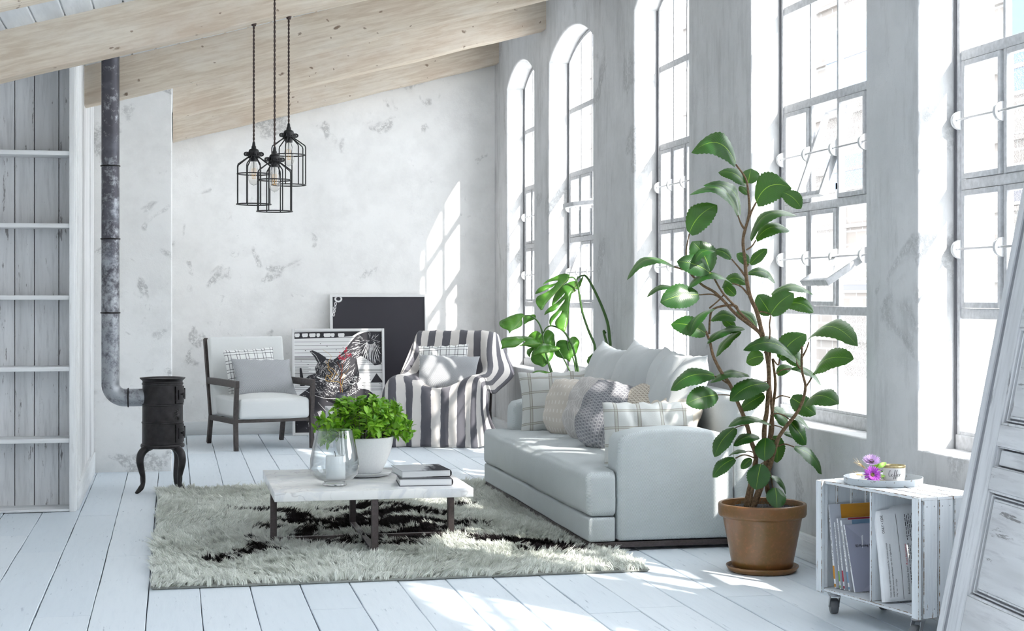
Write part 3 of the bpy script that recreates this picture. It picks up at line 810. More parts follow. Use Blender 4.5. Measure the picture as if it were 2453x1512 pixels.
bm = bmesh.new(); box(bm, -1.0, -0.97, -0.055, 0.185, 0, 2.6, 0.004, 2); mesh_from_bm('side_panel', bm, M['trimwhite'], bc, 35)

# ------------------------------------------------------------------ stove
st = empty('cast_iron_stove', (-0.071, 10.88, 0), 0, 'black round cast iron stove on curved legs with a mottled metal flue pipe', 'stove')
bm = bmesh.new()
lathe(bm, [(0.0, 0.292), (0.130, 0.292), (0.142, 0.296), (0.145, 0.306), (0.142, 0.318), (0.134, 0.322), (0.1335, 0.455), (0.1375, 0.458), (0.1375, 0.466), (0.133, 0.469), (0.1325, 0.575), (0.137, 0.578), (0.137, 0.586), (0.132, 0.590), (0.131, 0.712), (0.136, 0.715), (0.136, 0.724), (0.131, 0.727), (0.131, 0.737), (0.142, 0.748), (0.149, 0.754), (0.149, 0.760), (0.138, 0.760), (0.130, 0.752), (0.0, 0.752)], 56)
mesh_from_bm('body', bm, M['iron'], st, 40)
def curved_panel(bm, a0, a1, z0, z1, r0, r1, n=8):
    A = []; 
    for k in range(n + 1):
        a = a0 + (a1 - a0) * k / n; c, s = math.cos(a), math.sin(a)
        A.append([bm.verts.new((r * c, r * s, z)) for r, z in ((r0, z0), (r1, z0), (r1, z1), (r0, z1))])
    for k in range(n):
        for j in range(4): bm.faces.new((A[k][j], A[k][(j + 1) % 4], A[k + 1][(j + 1) % 4], A[k + 1][j]))
    bm.faces.new(A[0][::-1]); bm.faces.new(A[-1])
DA = math.radians(-28)
for nm, za, zb in (('fire_door', 0.604, 0.698), ('ash_door', 0.345, 0.445)):
    bm = bmesh.new(); curved_panel(bm, DA - .40, DA + .40, za - 0.012, zb + 0.006, 0.125, 0.141); curved_panel(bm, DA - .26, DA + .26, za + 0.012, zb - 0.018, 0.135, 0.147)
    for sg in (-1, 1): 
        a = DA + .42; tube(bm, [(0.143 * math.cos(a), 0.143 * math.sin(a), za + .01), (0.143 * math.cos(a), 0.143 * math.sin(a), zb - .01)], 0.006, 8)
    d = mesh_from_bm(nm, bm, M['iron'], st, 35)
    bm = bmesh.new(); zc = (za + zb) / 2; a = DA - .12
    tube(bm, [(0.143 * math.cos(a), 0.143 * math.sin(a), zc), (0.165 * math.cos(a), 0.165 * math.sin(a), zc)], 0.005, 8)
    tube(bm, [(0.165 * math.cos(a), 0.165 * math.sin(a), zc + .012), (0.168 * math.cos(a), 0.168 * math.sin(a), zc - .022)], 0.006, 8)
    mesh_from_bm('handle', bm, M['iron'], d, 35)
bm = bmesh.new()
for k in range(7):
    ang = math.radians(20 + k * 23.3 + 90 - 90)
    for j in range(2):
        p0 = (DA, 0.505); L = 0.46 if j == 0 else 0.3
        pts = []
        for t in (0, .33, .66, 1):
            th = DA - 0.10 - math.sin(ang) * L * t; zz = 0.518 + math.cos(ang) * 0.040 * t + (0.006 * math.sin(t * 3))
            pts.append((0.1335 * math.cos(th), 0.1335 * math.sin(th), zz))
        tube(bm, pts, [0.005, 0.005, 0.004, 0.001], 6)
mesh_from_bm('leaf_ornament', bm, M['iron'], st, 60)
for a in (math.radians(212), math.radians(318), math.radians(55)):
    bm = bmesh.new(); c, s = math.cos(a), math.sin(a)
    ctl = [(0.085, 0.300), (0.125, 0.292), (0.160, 0.262), (0.172, 0.215), (0.163, 0.165), (0.150, 0.110), (0.150, 0.062), (0.165, 0.034), (0.190, 0.012), (0.205, 0.007)]
    rr = [0.020, 0.026, 0.027, 0.025, 0.022, 0.017, 0.015, 0.018, 0.013, 0.006]
    P = catmull([(r * c, r * s, z) for r, z in ctl], 4); R = []
    for i in range(len(P)):
        t = i / 4; k = min(int(t), len(rr) - 2); R.append(rr[k] + (rr[k + 1] - rr[k]) * (t - k))
    rg = tube(bm, P, R, 10)
    for k in (-1, 1):   # raised scroll line down the leg
        tube(bm, [(p.x + c * q * 0.75 - s * 0.009 * k * math.sin(i * .5), p.y + s * q * 0.75 + c * 0.009 * k * math.sin(i * .5), p.z) for i, (p, q) in enumerate(zip(P[6:28], R[6:28]))], 0.0035, 6)
    for v in bm.verts: v.co.z = max(v.co.z, 0.001)
    mesh_from_bm('leg', bm, M['iron'], st, 60)
bm = bmesh.new()
px = -0.338; pz = 0.628; R = 0.095; pr = 0.0585
pts = [(-0.11, 0, pz), (-0.20, 0, pz)] + [(px + R - R * math.sin(PI / 2 * k / 10), 0, pz + R - R * math.cos(PI / 2 * k / 10)) for k in range(1, 11)]
pts = pts[:2] + [(px + R * (1 - math.sin(PI / 2 * k / 12)), 0, pz + R * (1 - math.cos(PI / 2 * k / 12))) for k in range(0, 13)]
pts += [(px, 0, z) for z in (0.9, 1.2, 1.5, 1.8, 2.1, 2.4, 2.6, ceil_z(-0.41) + 0.01)]
tube(bm, pts, pr, 28)
fp = mesh_from_bm('flue_pipe', bm, M['pipe'], st, 50)
for z in (1.192, 1.682, 2.165):
    bm = bmesh.new(); tube(bm, ringpts(pr + 0.002, z, 28, (px, 0)), 0.005, 8, True); mesh_from_bm('pipe_collar', bm, M['iron'], fp, 60)
bm = bmesh.new(); tube(bm, [(px + R + 0.02, pr * 1.03 * math.cos(2 * PI * k / 28), pz + pr * 1.03 * math.sin(2 * PI * k / 28)) for k in range(28)], 0.005, 8, True)
mesh_from_bm('pipe_collar', bm, M['iron'], fp, 60)

R_ = math.radians
# ------------------------------------------------------------------ armchairs
def armchair(loc, rz, label):
    r = empty('armchair', loc, rz, label, 'armchair', 'armchairs by the back wall')
    hw = 0.335; W = 0.042
    # local: +x right, -y front
    fb_ = [(-hw, -0.40), (hw, -0.40)]; bb = [(-hw, 0.36), (hw, 0.36)]
    for (x, y) in fb_:
        bm = bmesh.new(); bar(bm, (x, y - 0.015, 0), (x, y, 0.27), 0.034, 0.046, (0, 1, 0), 0.003); bar(bm, (x, y, 0.262), (x, y - 0.03, 0.545), 0.034, 0.044, (0, 1, 0), 0.003)
        mesh_from_bm('front_leg', bm, M['darkwood'], r, 35)
    for (x, y) in bb:
        bm = bmesh.new(); bar(bm, (x, y + 0.06, 0), (x, y - 0.02, 0.27), 0.034, 0.046, (0, 1, 0), 0.003); bar(bm, (x, y - 0.02, 0.24), (x, y + 0.170, 0.925), 0.034, 0.046, (0, 1, 0), 0.003)
        mesh_from_bm('back_leg', bm, M['darkwood'], r, 35)
    for x in (-hw, hw):
        bm = bmesh.new(); bar(bm, (x, -0.46, 0.562), (x, 0.075 + 0.34, 0.556), 0.058, 0.032, (1, 0, 0), 0.003)
        bmesh.ops.rotate(bm, verts=bm.verts, cent=(x, 0, 0.56), matrix=Matrix.Rotation(PI / 2, 3, 'Y')) if False else None
        mesh_from_bm('arm', bm, M['darkwood'], r, 35)
    for pa_, pb_, dd in (((-hw, -0.40, 0.245), (-hw, 0.34, 0.235), .044), ((hw, -0.40, 0.245), (hw, 0.34, 0.235), .044), ((-hw + .017, -0.395, 0.247), (hw - .017, -0.395, 0.247), .026), ((-hw + .017, 0.34, 0.235), (hw - .017, 0.34, 0.235), .044), ((-hw + .017, 0.50, 0.86), (hw - .017, 0.50, 0.86), .04)):
        bm = bmesh.new(); bar(bm, pa_, pb_, 0.03, dd, (0, 0, 1), 0.003); mesh_from_bm('rail', bm, M['darkwood'], r, 35)
    bm = bmesh.new(); softbox(bm, -hw + 0.02, hw - 0.02, -0.425, 0.34, 0.262, 0.435, 0.032, (0, 0.01, 0.035), 0.003, 12, 3)
    mesh_from_bm('seat_cushion', bm, M['chairfab'], r, 180)
    bm = bmesh.new(); softbox(bm, -hw - 0.004, hw + 0.006, 0.0, 0.085, 0, 0.705, 0.022, (0, 0.012, 0), 0.003, 12, 8)
    b = mesh_from_bm('back_cushion', bm, M['chairfab'], r, 180)
    b.location = (0, 0.235, 0.26); b.rotation_euler = (-math.radians(13.0), 0, 0)
    return r
A1 = armchair((0.735, 14.05, 0), math.radians(14.5), 'dark-framed white armchair at left, its upholstery bare, beside the stove')
A2 = armchair((2.375, 14.02, 0), math.radians(-21), 'dark-framed armchair in the far corner hidden under a striped throw')
def chair_cushions(ch, tag_a, tag_b, dx=0.0, lift=0.0, back=0.0):
    m = Matrix.Translation(ch.location) @ Matrix.Rotation(ch.rotation_euler.z, 4, 'Z')
    p = pillow('plaid_cushion', 0.46, 0.40, 0.11, M['plaid_black'], m @ place((-0.035 + dx, 0.135 + back, 0.650 + lift), 0, math.radians(-17), math.radians(-3)), 3, 0.006, 0.05, uvs=(1.15, 1.0))
    tag(p, tag_a, 'cushion', 'cushions on the armchairs')
    p = pillow('grey_cushion', 0.55, 0.36, 0.12, M['greycush'], m @ place((0.035 + dx, -0.01 + back, 0.600 + lift), R_(4), math.radians(-33), math.radians(2)), 5, 0.008, 0.07)
    tag(p, tag_b, 'cushion', 'cushions on the armchairs')
chair_cushions(A1, 'black-lined white plaid cushion behind the grey one on the left armchair', 'plain grey cushion on the bare left armchair', 0.0, 0.0)
chair_cushions(A2, 'black-lined white plaid cushion behind the grey one on the striped throw', 'plain grey cushion lying on the striped throw', -0.02, 0.02, 0.02)
# striped throw over the far armchair (chair-local control net, interpolated)
def build_throw():
    hw = 0.335
    S_ = [-1.65, -1.0, -0.62, -0.2, 0.2, 0.62, 1.0, 1.85]
    rows = [
     # s:   left hem             left edge            left inner           centre l            centre r            right inner          right edge           right hem
     [(-0.38, 0.60, 0.50), (-0.345, 0.58, 0.50), (-0.22, 0.58, 0.48), (-0.08, 0.585, 0.48), (0.08, 0.585, 0.48), (0.22, 0.58, 0.48), (0.345, 0.58, 0.50), (0.38, 0.60, 0.50)],
     [(-0.375, 0.535, 0.84), (-0.345, 0.53, 0.88), (-0.22, 0.53, 0.88), (-0.08, 0.53, 0.88), (0.08, 0.53, 0.88), (0.22, 0.53, 0.88), (0.345, 0.53, 0.88), (0.40, 0.56, 0.84)],
     [(-0.365, 0.475, 0.93), (-0.340, 0.470, 0.972), (-0.22, 0.470, 0.978), (-0.08, 0.470, 0.975), (0.08, 0.470, 0.980), (0.22, 0.470, 0.976), (0.345, 0.470, 0.972), (0.40, 0.50, 0.945)],
     [(-0.375, 0.36, 0.88), (-0.340, 0.375, 0.945), (-0.22, 0.385, 0.955), (-0.08, 0.385, 0.955), (0.08, 0.385, 0.955), (0.22, 0.385, 0.955), (0.350, 0.385, 0.945), (0.445, 0.46, 0.85)],
     [(-0.415, 0.22, 0.72), (-0.335, 0.27, 0.80), (-0.235, 0.285, 0.77), (-0.08, 0.285, 0.74), (0.08, 0.285, 0.74), (0.235, 0.285, 0.77), (0.355, 0.26, 0.80), (0.510, 0.43, 0.72)],
     [(-0.445, 0.10, 0.585), (-0.385, 0.14, 0.660), (-0.275, 0.185, 0.615), (-0.09, 0.19, 0.505), (0.09, 0.19, 0.505), (0.275, 0.185, 0.615), (0.385, 0.14, 0.665), (0.560, 0.38, 0.585)],
     [(-0.455, -0.06, 0.50), (-0.395, -0.03, 0.605), (-0.275, 0.00, 0.600), (-0.09, 0.00, 0.487), (0.09, 0.00, 0.487), (0.275, 0.00, 0.600), (0.395, -0.03, 0.610), (0.470, 0.08, 0.46)],
     [(-0.460, -0.24, 0.47), (-0.395, -0.22, 0.600), (-0.275, -0.20, 0.600), (-0.09, -0.20, 0.490), (0.09, -0.20, 0.490), (0.275, -0.20, 0.600), (0.395, -0.22, 0.602), (0.475, -0.20, 0.45)],
     [(-0.475, -0.42, 0.46), (-0.395, -0.43, 0.598), (-0.275, -0.42, 0.596), (-0.09, -0.42, 0.520), (0.09, -0.42, 0.515), (0.275, -0.42, 0.596), (0.385, -0.44, 0.605), (0.460, -0.40, 0.47)],
     [(-0.490, -0.50, 0.40), (-0.390, -0.515, 0.555), (-0.240, -0.50, 0.520), (-0.09, -0.495, 0.485), (0.09, -0.495, 0.480), (0.240, -0.50, 0.515), (0.370, -0.52, 0.565), (0.470, -0.475, 0.42)],
     [(-0.500, -0.515, 0.26), (-0.385, -0.535, 0.36), (-0.235, -0.520, 0.36), (-0.09, -0.505, 0.35), (0.09, -0.510, 0.35), (0.235, -0.520, 0.35), (0.360, -0.535, 0.36), (0.480, -0.47, 0.28)],
     [(-0.500, -0.52, 0.13), (-0.380, -0.545, 0.18), (-0.235, -0.525, 0.18), (-0.09, -0.515, 0.18), (0.09, -0.515, 0.18), (0.235, -0.525, 0.18), (0.365, -0.54, 0.17), (0.530, -0.44, 0.15)],
     [(-0.500, -0.525, 0.010), (-0.380, -0.555, 0.006), (-0.235, -0.530, 0.006), (-0.09, -0.520, 0.006), (0.09, -0.520, 0.006), (0.235, -0.530, 0.006), (0.375, -0.545, 0.006), (0.560, -0.42, 0.06)],
    ]
    cols = 10; rws = 7
    # interpolate along s then t
    R1 = []
    for row in rows: R1.append(catmull(row, cols))
    n = len(R1[0]); V = []; U = []
    Sx = []
    for i in range(len(S_) - 1):
        for k in range(cols): Sx.append(S_[i] + (S_[i + 1] - S_[i]) * k / cols)
    Sx.append(S_[-1])
    colsP = [catmull([R1[j][i] for j in range(len(rows))], rws) for i in range(n)]
    m = len(colsP[0])
    for j in range(m):
        t = j / (m - 1)
        for i in range(n):
            p = colsP[i][j].copy(); s = Sx[i]
            k = min(1, max(0, (t - 0.70) / 0.2))
            p.y -= 0.016 * k * math.sin(s * 13 + 1.5 * math.sin(t * 9)) * (0.4 + t)
            p.x += 0.010 * k * math.sin(s * 9 + 2)
            q = Vector((s * 2.2, t * 6, 1.0)); e = mnoise.noise(q) * 0.010
            p.y -= abs(e) * 0.8; p.z += abs(e) * (0.6 if t < .72 else 0)
            if t > 0.13 and t < 0.25: p.z += 0.007 * max(0, math.sin(s * 11)) ** 2
            p.z = max(p.z, 0.004)
            V.append(p); U.append((s * 5.1 + 0.35, t * 3))
    F = [(j * n + i, j * n + i + 1, (j + 1) * n + i + 1, (j + 1) * n + i) for j in range(m - 1) for i in range(n - 1)]
    o = mesh_from_pydata('striped_throw', V, F, M['stripes'], None, 180, U)
    o.location = A2.location; o.rotation_euler = A2.rotation_euler
    md = o.modifiers.new('thickness', 'SOLIDIFY'); md.thickness = 0.006; md.offset = 1.0
    tag(o, 'charcoal and cream striped throw blanket draped over the corner armchair', 'blanket')
build_throw()

# ------------------------------------------------------------------ sofa
sf = empty('sofa', (2.62, 9.2, 0), 0, 'long light grey woven sofa along the window wall', 'sofa')
ox, oy = -2.62, -9.2
Y0, Y1 = 7.83, 10.60
def sofa_part(name, b, r, puff, mat, nz=0.004, n=16, seed=1, notch=False):
    bm = bmesh.new(); softbox(bm, b[0] + ox, b[1] + ox, b[2] + oy, b[3] + oy, b[4], b[5], r, puff, nz, n, seed, 4, (2.186 + ox, 2.197 + ox, 2.203 + ox, 2.208 + ox, 2.215 + ox) if notch else ())
    if notch:      # the seat wraps round the front of both arms and runs between them behind
        for v in bm.verts:
            x, y = v.co.x - ox, v.co.y - oy
            if x > 2.2065:
                v.co.y = min(max(y, Y0 + 0.2), Y1 - 0.2) + oy
            else:
                k = max(0, (x - 2.190) / 0.014)
                if y < Y0 + .03: v.co.y += 0.010 * k * k
                if y > Y1 - .03: v.co.y -= 0.010 * k * k
    return mesh_from_bm(name, bm, mat, sf, 180)
sofa_part('seat_base', (2.062, 2.93, Y0, Y1, 0.048, 0.172), 0.014, (0.004, 0.0, 0), M['sofa'], 0.003, 18, 2, True)
sofa_part('seat_cushion', (2.055, 2.90, Y0 + 0.005, Y1 - 0.005, 0.174, 0.405), 0.035, (0.030, 0.012, 0.032), M['sofa'], 0.007, 20, 4, True)
def arm(y0, y1, nm='armrest'):
    # side profile in XZ: rounded top that swells towards the back
    prof = []
    x0, x1, zb = 2.215, 2.842, 0.050
    P = [(x0, zb + .012), (x0, 0.50), (x0 + 0.006, 0.560), (x0 + 0.03, 0.590), (x0 + 0.14, 0.616), (x0 + 0.31, 0.624), (x0 + 0.48, 0.614), (x1 - 0.05, 0.590), (x1 - 0.01, 0.566), (x1, 0.53), (x1, zb + .012), (x1 - .012, zb), (x0 + .012, zb)]
    bm = bmesh.new()
    L = []
    r = 0.022
    for off, ins in ((0, r), (r * .3, r * .3), (r, 0), (0.5, 0), (-r, 0), (-r * .3, r * .3), (0, r)):
        pass
    ys = [(y0, r), (y0 + r * .13, r * .5), (y0 + r * .5, r * .13), (y0 + r, 0)] + [(y0 + (y1 - y0) * t, 0) for t in (.33, .5, .66)] + [(y1 - r, 0), (y1 - r * .5, r * .13), (y1 - r * .13, r * .5), (y1, r)]
    cx = (x0 + x1) / 2; cz = 0.33
    for y, ins in ys:
        ring = []
        for (x, z) in P:
            d = Vector((x - cx, z - cz)); 
            nx = max(-1, min(1, (x - cx) / 0.30)); nzv = max(-1, min(1, (z - cz) / 0.26))
            ring.append(bm.verts.new((x - ins * nx + ox, y + oy, z - ins * nzv)))
        L.append(ring)
    for a, b in zip(L, L[1:]):
        for k in range(len(P)): bm.faces.new((a[k], a[(k + 1) % len(P)], b[(k + 1) % len(P)], b[k]))
    bm.faces.new(L[0]); bm.faces.new(L[-1][::-1])
    return mesh_from_bm(nm, bm, M['sofa'], sf, 55)
arm(Y0, Y0 + 0.205); arm(Y1 - 0.205, Y1)
sofa_part('backrest', (2.85, 3.035, Y0 - 0.02, Y1 + 0.02, 0.050, 0.775), 0.05, (0.012, 0.004, 0.02), M['sofa_fine'], 0.004, 18, 7)
bm = bmesh.new()
box(bm, 2.068 + ox, 3.0 + ox, Y0 + 0.002 + oy, Y0 + 0.03 + oy, 0.018, 0.047, 0.002); box(bm, 2.068 + ox, 3.0 + ox, Y1 - 0.03 + oy, Y1 + oy, 0.018, 0.047, 0.002)
box(bm, 2.068 + ox, 2.095 + ox, Y0 + 0.03 + oy, Y1 - 0.03 + oy, 0.018, 0.047, 0.002); box(bm, 2.97 + ox, 3.0 + ox, Y0 + 0.03 + oy, Y1 - 0.03 + oy, 0.018, 0.047, 0.002)
mesh_from_bm('base_frame', bm, M['darkmetal'], sf, 35)
for (x, y) in ((2.068, Y0 + 0.002), (2.068, Y1 - 0.03), (2.972, Y0 + 0.002), (2.972, Y1 - 0.03)):
    bm = bmesh.new(); box(bm, x + ox, x + 0.026 + ox, y + oy, y + 0.026 + oy, 0.0, 0.020, 0.002); mesh_from_bm('foot', bm, M['darkmetal'], sf, 35)

# cushions on the sofa
def sofa_cushion(name, w, h, t, mat, loc, rz, rx, ry, label, **k):
    p = pillow(name, w, h, t, M[mat], place(loc, rz, rx, ry), **k)
    return tag(p, label, 'cushion', 'cushions on the sofa')
R_ = math.radians
sofa_cushion('back_cushion', 0.68, 0.62, 0.24, 'sofa_fine', (2.725, 10.02, 0.690), R_(-90), R_(-17), R_(4), 'pale grey back cushion farthest along the sofa, nearest the monstera', seed=1, wrinkle=0.022, pinch=0.09, crease=0.035)
sofa_cushion('back_cushion', 0.70, 0.65, 0.24, 'sofa_fine', (2.725, 9.31, 0.705), R_(-91), R_(-18), R_(3), 'pale grey back cushion in the middle of the three on the sofa', seed=2, wrinkle=0.024, pinch=0.09, crease=0.035)
sofa_cushion('back_cushion', 0.76, 0.63, 0.24, 'sofa_fine', (2.725, 8.57, 0.695), R_(-89), R_(-17), R_(2), 'pale grey back cushion nearest the ficus, partly hidden by its leaves', seed=3, wrinkle=0.022, pinch=0.09, crease=0.035)
sofa_cushion('plaid_cushion', 0.57, 0.41, 0.17, 'plaid_sofa', (2.505, 10.19, 0.615), R_(-13), R_(-15), R_(-3), 'smooth sage plaid cushion against the far sofa arm', seed=4, wrinkle=0.008, pinch=0.07)
sofa_cushion('scatter_cushion', 0.44, 0.40, 0.27, 'p_beige', (2.500, 9.83, 0.580), R_(-44), R_(-22), R_(4), 'beige cushion with small white dashes in front of the far plaid cushion', seed=5, wrinkle=0.018, pinch=0.02, rnd=0.42)
sofa_cushion('scatter_cushion', 0.47, 0.43, 0.27, 'p_leaf', (2.530, 9.38, 0.595), R_(-50), R_(-24), R_(8), 'taupe leaf-patterned cushion between the beige and slate cushions', seed=6, wrinkle=0.022, pinch=0.02, rnd=0.42)
sofa_cushion('scatter_cushion', 0.50, 0.44, 0.28, 'p_geo', (2.490, 8.86, 0.590), R_(-48), R_(-27), R_(12), 'dark slate cushion with woven block pattern in the middle of the sofa', seed=7, wrinkle=0.018, pinch=0.02, rnd=0.42)
sofa_cushion('scatter_cushion', 0.42, 0.38, 0.22, 'p_tan', (2.625, 8.66, 0.625), R_(-62), R_(-32), R_(8), 'tan block-patterned cushion just behind the slate one', seed=8, wrinkle=0.02, pinch=0.02, rnd=0.42)
sofa_cushion('scatter_cushion', 0.44, 0.38, 0.20, 'p_cream', (2.655, 8.36, 0.590), R_(-74), R_(-30), R_(-6), 'cream cushion with leafy print lying behind the near plaid cushion', seed=9, wrinkle=0.02, pinch=0.02, rnd=0.42)
sofa_cushion('plaid_cushion', 0.50, 0.37, 0.15, 'plaid_sofa', (2.475, 8.135, 0.555), R_(-3), R_(-8), R_(0), 'creased sage plaid cushion just behind the near sofa arm', seed=10, wrinkle=0.014, pinch=0.03, crease=0.034)

# ------------------------------------------------------------------ coffee table
TZ = 0.335
ct = empty('coffee_table', (0.982, 8.415, 0), 0, 'square white marble coffee table on dark flat-bar legs', 'coffee table')
bm = bmesh.new(); box(bm, -0.497, 0.497, -0.525, 0.525, TZ - 0.045, TZ, 0.0025, 2); mesh_from_bm('tabletop', bm, M['marble'], ct, 35)
for (x, y, w, d) in ((0, -0.500, 0.034, 0.045), (0, 0.500, 0.034, 0.045), (-0.470, 0, 0.034, 0.045), (0.470, 0, 0.034, 0.045)):
    bm = bmesh.new()
    box(bm, x - .0165, x + .0165, y - 0.02, y + 0.02, 0.002, TZ - 0.046, 0.002, 1)
    mesh_from_bm('leg', bm, M['darkmetal'], ct, 35)
bm = bmesh.new(); box(bm, -0.0165, 0.0165, -0.48, 0.48, 0.002, 0.040, 0.002, 1); mesh_from_bm('floor_bar', bm, M['darkmetal'], ct, 35)
bm = bmesh.new(); box(bm, -0.452, -0.018, -0.0165, 0.0165, 0.002, 0.040, 0.002, 1); box(bm, 0.018, 0.452, -0.0165, 0.0165, 0.002, 0.040, 0.002, 1); mesh_from_bm('floor_bar', bm, M['darkmetal'], ct, 35)
# books
def book(loc, rz, w, d, h, cover, label, title=False):
    r = empty('book', loc, rz, label, 'book', 'books on the coffee table')
    bm = bmesh.new()   # cover: two boards and a rounded spine at +x
    n = 8; P = [(-w / 2, 0), (w / 2 - h * .3, 0)] + [(w / 2 - h * .3 + h * .32 * math.sin(PI * k / n), h / 2 - h / 2 * math.cos(PI * k / n)) for k in range(1, n)] + [(w / 2 - h * .3, h), (-w / 2, h)]
    t = 0.0028
    Q = [(-w / 2, t), (w / 2 - h * .3, t)] + [(w / 2 - h * .3 + (h * .32 - t) * math.sin(PI * k / n), h / 2 - (h / 2 - t) * math.cos(PI * k / n)) for k in range(1, n)] + [(w / 2 - h * .3, h - t), (-w / 2, h - t)]
    A = [[bm.verts.new((x, y, z)) for x, z in P] for y in (-d / 2, d / 2)]; B = [[bm.verts.new((x, y, z)) for x, z in Q] for y in (-d / 2, d / 2)]
    for k in range(len(P) - 1):
        bm.faces.new((A[0][k], A[0][k + 1], A[1][k + 1], A[1][k])); bm.faces.new((B[0][k], B[1][k], B[1][k + 1], B[0][k + 1]))
        for s in (0, 1): bm.faces.new((A[s][k], B[s][k], B[s][k + 1], A[s][k + 1]))
    for k in (0, len(P) - 1): bm.faces.new((A[0][k], A[1][k], B[1][k], B[0][k]))
    mesh_from_bm('cover', bm, cover, r, 35)
    bm = bmesh.new(); box(bm, -w / 2 + 0.005, w / 2 - h * .3 + 0.004, -d / 2 + 0.004, d / 2 - 0.004, t, h - t); mesh_from_bm('pages', bm, M['pages'], r, 0)
    return r
def covermat():
    t = NT('book_cover_print'); x, y, z = t.sep()
    n = t.noise(9, 5, 0.6, vec=t.map(scale=(4, 0.7, 1)))
    k = t.math('ADD', t.math('MULTIPLY', t.math('ADD', x, t.math('MULTIPLY', y, -0.25)), 4.2), t.math('MULTIPLY', t.math('SUBTRACT', n, 0.5), 0.9))
    c = t.mix(t.ramp(k, [(-0.0, 0.0), (0.35, 1.0)]), (0.46, 0.47, 0.49), (0.045, 0.045, 0.052))
    return t.fin(c, 0.85, 0, None, 0.03)
M['cover_print'] = covermat()
M['cover_dark'] = plain('book_cover_dark', (0.055, 0.055, 0.065), 0.45)
book((1.268, 8.155, TZ + 0.0005), R_(-4), 0.275, 0.275, 0.038, M['cover_dark'], 'dark-covered book at the bottom of the pair on the coffee table')
bk = book((1.262, 8.215, TZ + 0.0390), R_(3), 0.262, 0.285, 0.036, M['cover_print'], 'grey photo-covered book on top of the pair on the coffee table')
M['cover_text'] = plain('cover_silver_lettering', (0.62, 0.62, 0.62), 0.6)
bm = bmesh.new(); rnd = random.Random(9)
for row in range(3):
    x = -0.03 + row * .006
    while x < 0.075:
        w = rnd.uniform(0.004, 0.011); y = 0.085 - row * 0.014
        bm.faces.new([bm.verts.new(v) for v in ((x, y, 0.0364), (x + w, y, 0.0364), (x + w, y + .007, 0.0364), (x, y + .007, 0.0364))]); x += w + rnd.uniform(.001, .004)
mesh_from_bm('cover_lettering', bm, M['cover_text'], bk, 0)
# candle in a glass
gx, gy = 0.805, 8.147
hv = empty('hurricane_vase', (gx, gy, TZ + 0.0005), 0, 'clear glass hurricane vase with a footed base on the coffee table', 'glass vase')
bm = bmesh.new()
OUT = [(0.0, 0.004), (0.052, 0.0), (0.062, 0.003), (0.060, 0.012), (0.052, 0.018), (0.060, 0.024), (0.095, 0.034), (0.119, 0.060), (0.127, 0.095), (0.124, 0.135), (0.114, 0.190), (0.103, 0.240), (0.094, 0.283)]
INN = [(0.0915, 0.283), (0.1005, 0.240), (0.1115, 0.190), (0.1215, 0.135), (0.1243, 0.096), (0.1165, 0.062), (0.093, 0.038), (0.055, 0.0285), (0.0, 0.0275)]
lathe(bm, OUT + INN, 48); mesh_from_bm('glass_body', bm, M['vaseglass'], hv, 60)
cd_ = empty('candle', (gx + 0.005, gy, TZ + 0.0290), 0, 'thick white pillar candle standing inside the glass vase', 'candle')
bm = bmesh.new(); lathe(bm, [(0, 0), (0.047, 0.0), (0.050, 0.003), (0.050, 0.118), (0.048, 0.1225), (0.044, 0.1225), (0.030, 0.119), (0.0, 0.118)], 40); mesh_from_bm('wax', bm, M['wax'], cd_, 50)
bm = bmesh.new(); tube(bm, catmull([(0, 0, 0.117), (-0.001, 0, 0.128), (-0.003, 0, 0.138), (-0.007, 0, 0.146)], 4), 0.0018, 6); mesh_from_bm('wick', bm, M['wick'], cd_, 60)

# potted herb
ph = empty('potted_herb', (1.003, 8.55, TZ + 0.018), 0, 'small leafy green herb in a white bowl pot on the coffee table', 'potted plant')
bm = bmesh.new(); lathe(bm, [(0, 0), (0.088, 0.0), (0.094, 0.005), (0.118, 0.050), (0.140, 0.105), (0.153, 0.150), (0.159, 0.192), (0.155, 0.195), (0.151, 0.190), (0.145, 0.15), (0.13, 0.14), (0, 0.14)], 56); mesh_from_bm('pot', bm, M['ceramic'], ph, 50)
bm = bmesh.new(); lathe(bm, [(0, 0.158), (0.144, 0.158), (0.144, 0.150), (0, 0.150)], 40); mesh_from_bm('soil', bm, M['soil'], ph, 50)
sc = empty('saucer', (1.003, 8.55, TZ + 0.0005), 0, 'grey round saucer under the white herb pot', 'saucer')
bm = bmesh.new(); lathe(bm, [(0, 0), (0.110, 0.0), (0.135, 0.008), (0.152, 0.022), (0.150, 0.024), (0.130, 0.0165), (0, 0.0165)], 56); mesh_from_bm('dish', bm, M['saucer'], sc, 50)
def leaf_quad(V, F, U, base, d, nrm, L, W, bend=0.15, cup=0.2, n=4):
    d = d.normalized(); sd = d.cross(nrm); sd.normalize(); nrm = sd.cross(d)
    b0 = len(V)
    for i in range(n + 1):
        t = i / n; wv = W / 2 * math.sin(PI * min(1, t * 0.93 + 0.05)) ** 0.8 * (1 if t < .999 else 0.06)
        c = base + d * (L * t) - nrm * (bend * L * t * t)
        for k, s in enumerate((-1, 0, 1)):
            V.append(c + sd * (s * wv) + nrm * (abs(s) * cup * wv)); U.append((t, 0.5 + 0.5 * s))
    for i in range(n):
        for k in range(2):
            a = b0 + i * 3 + k; F.append((a, a + 1, a + 4, a + 3))
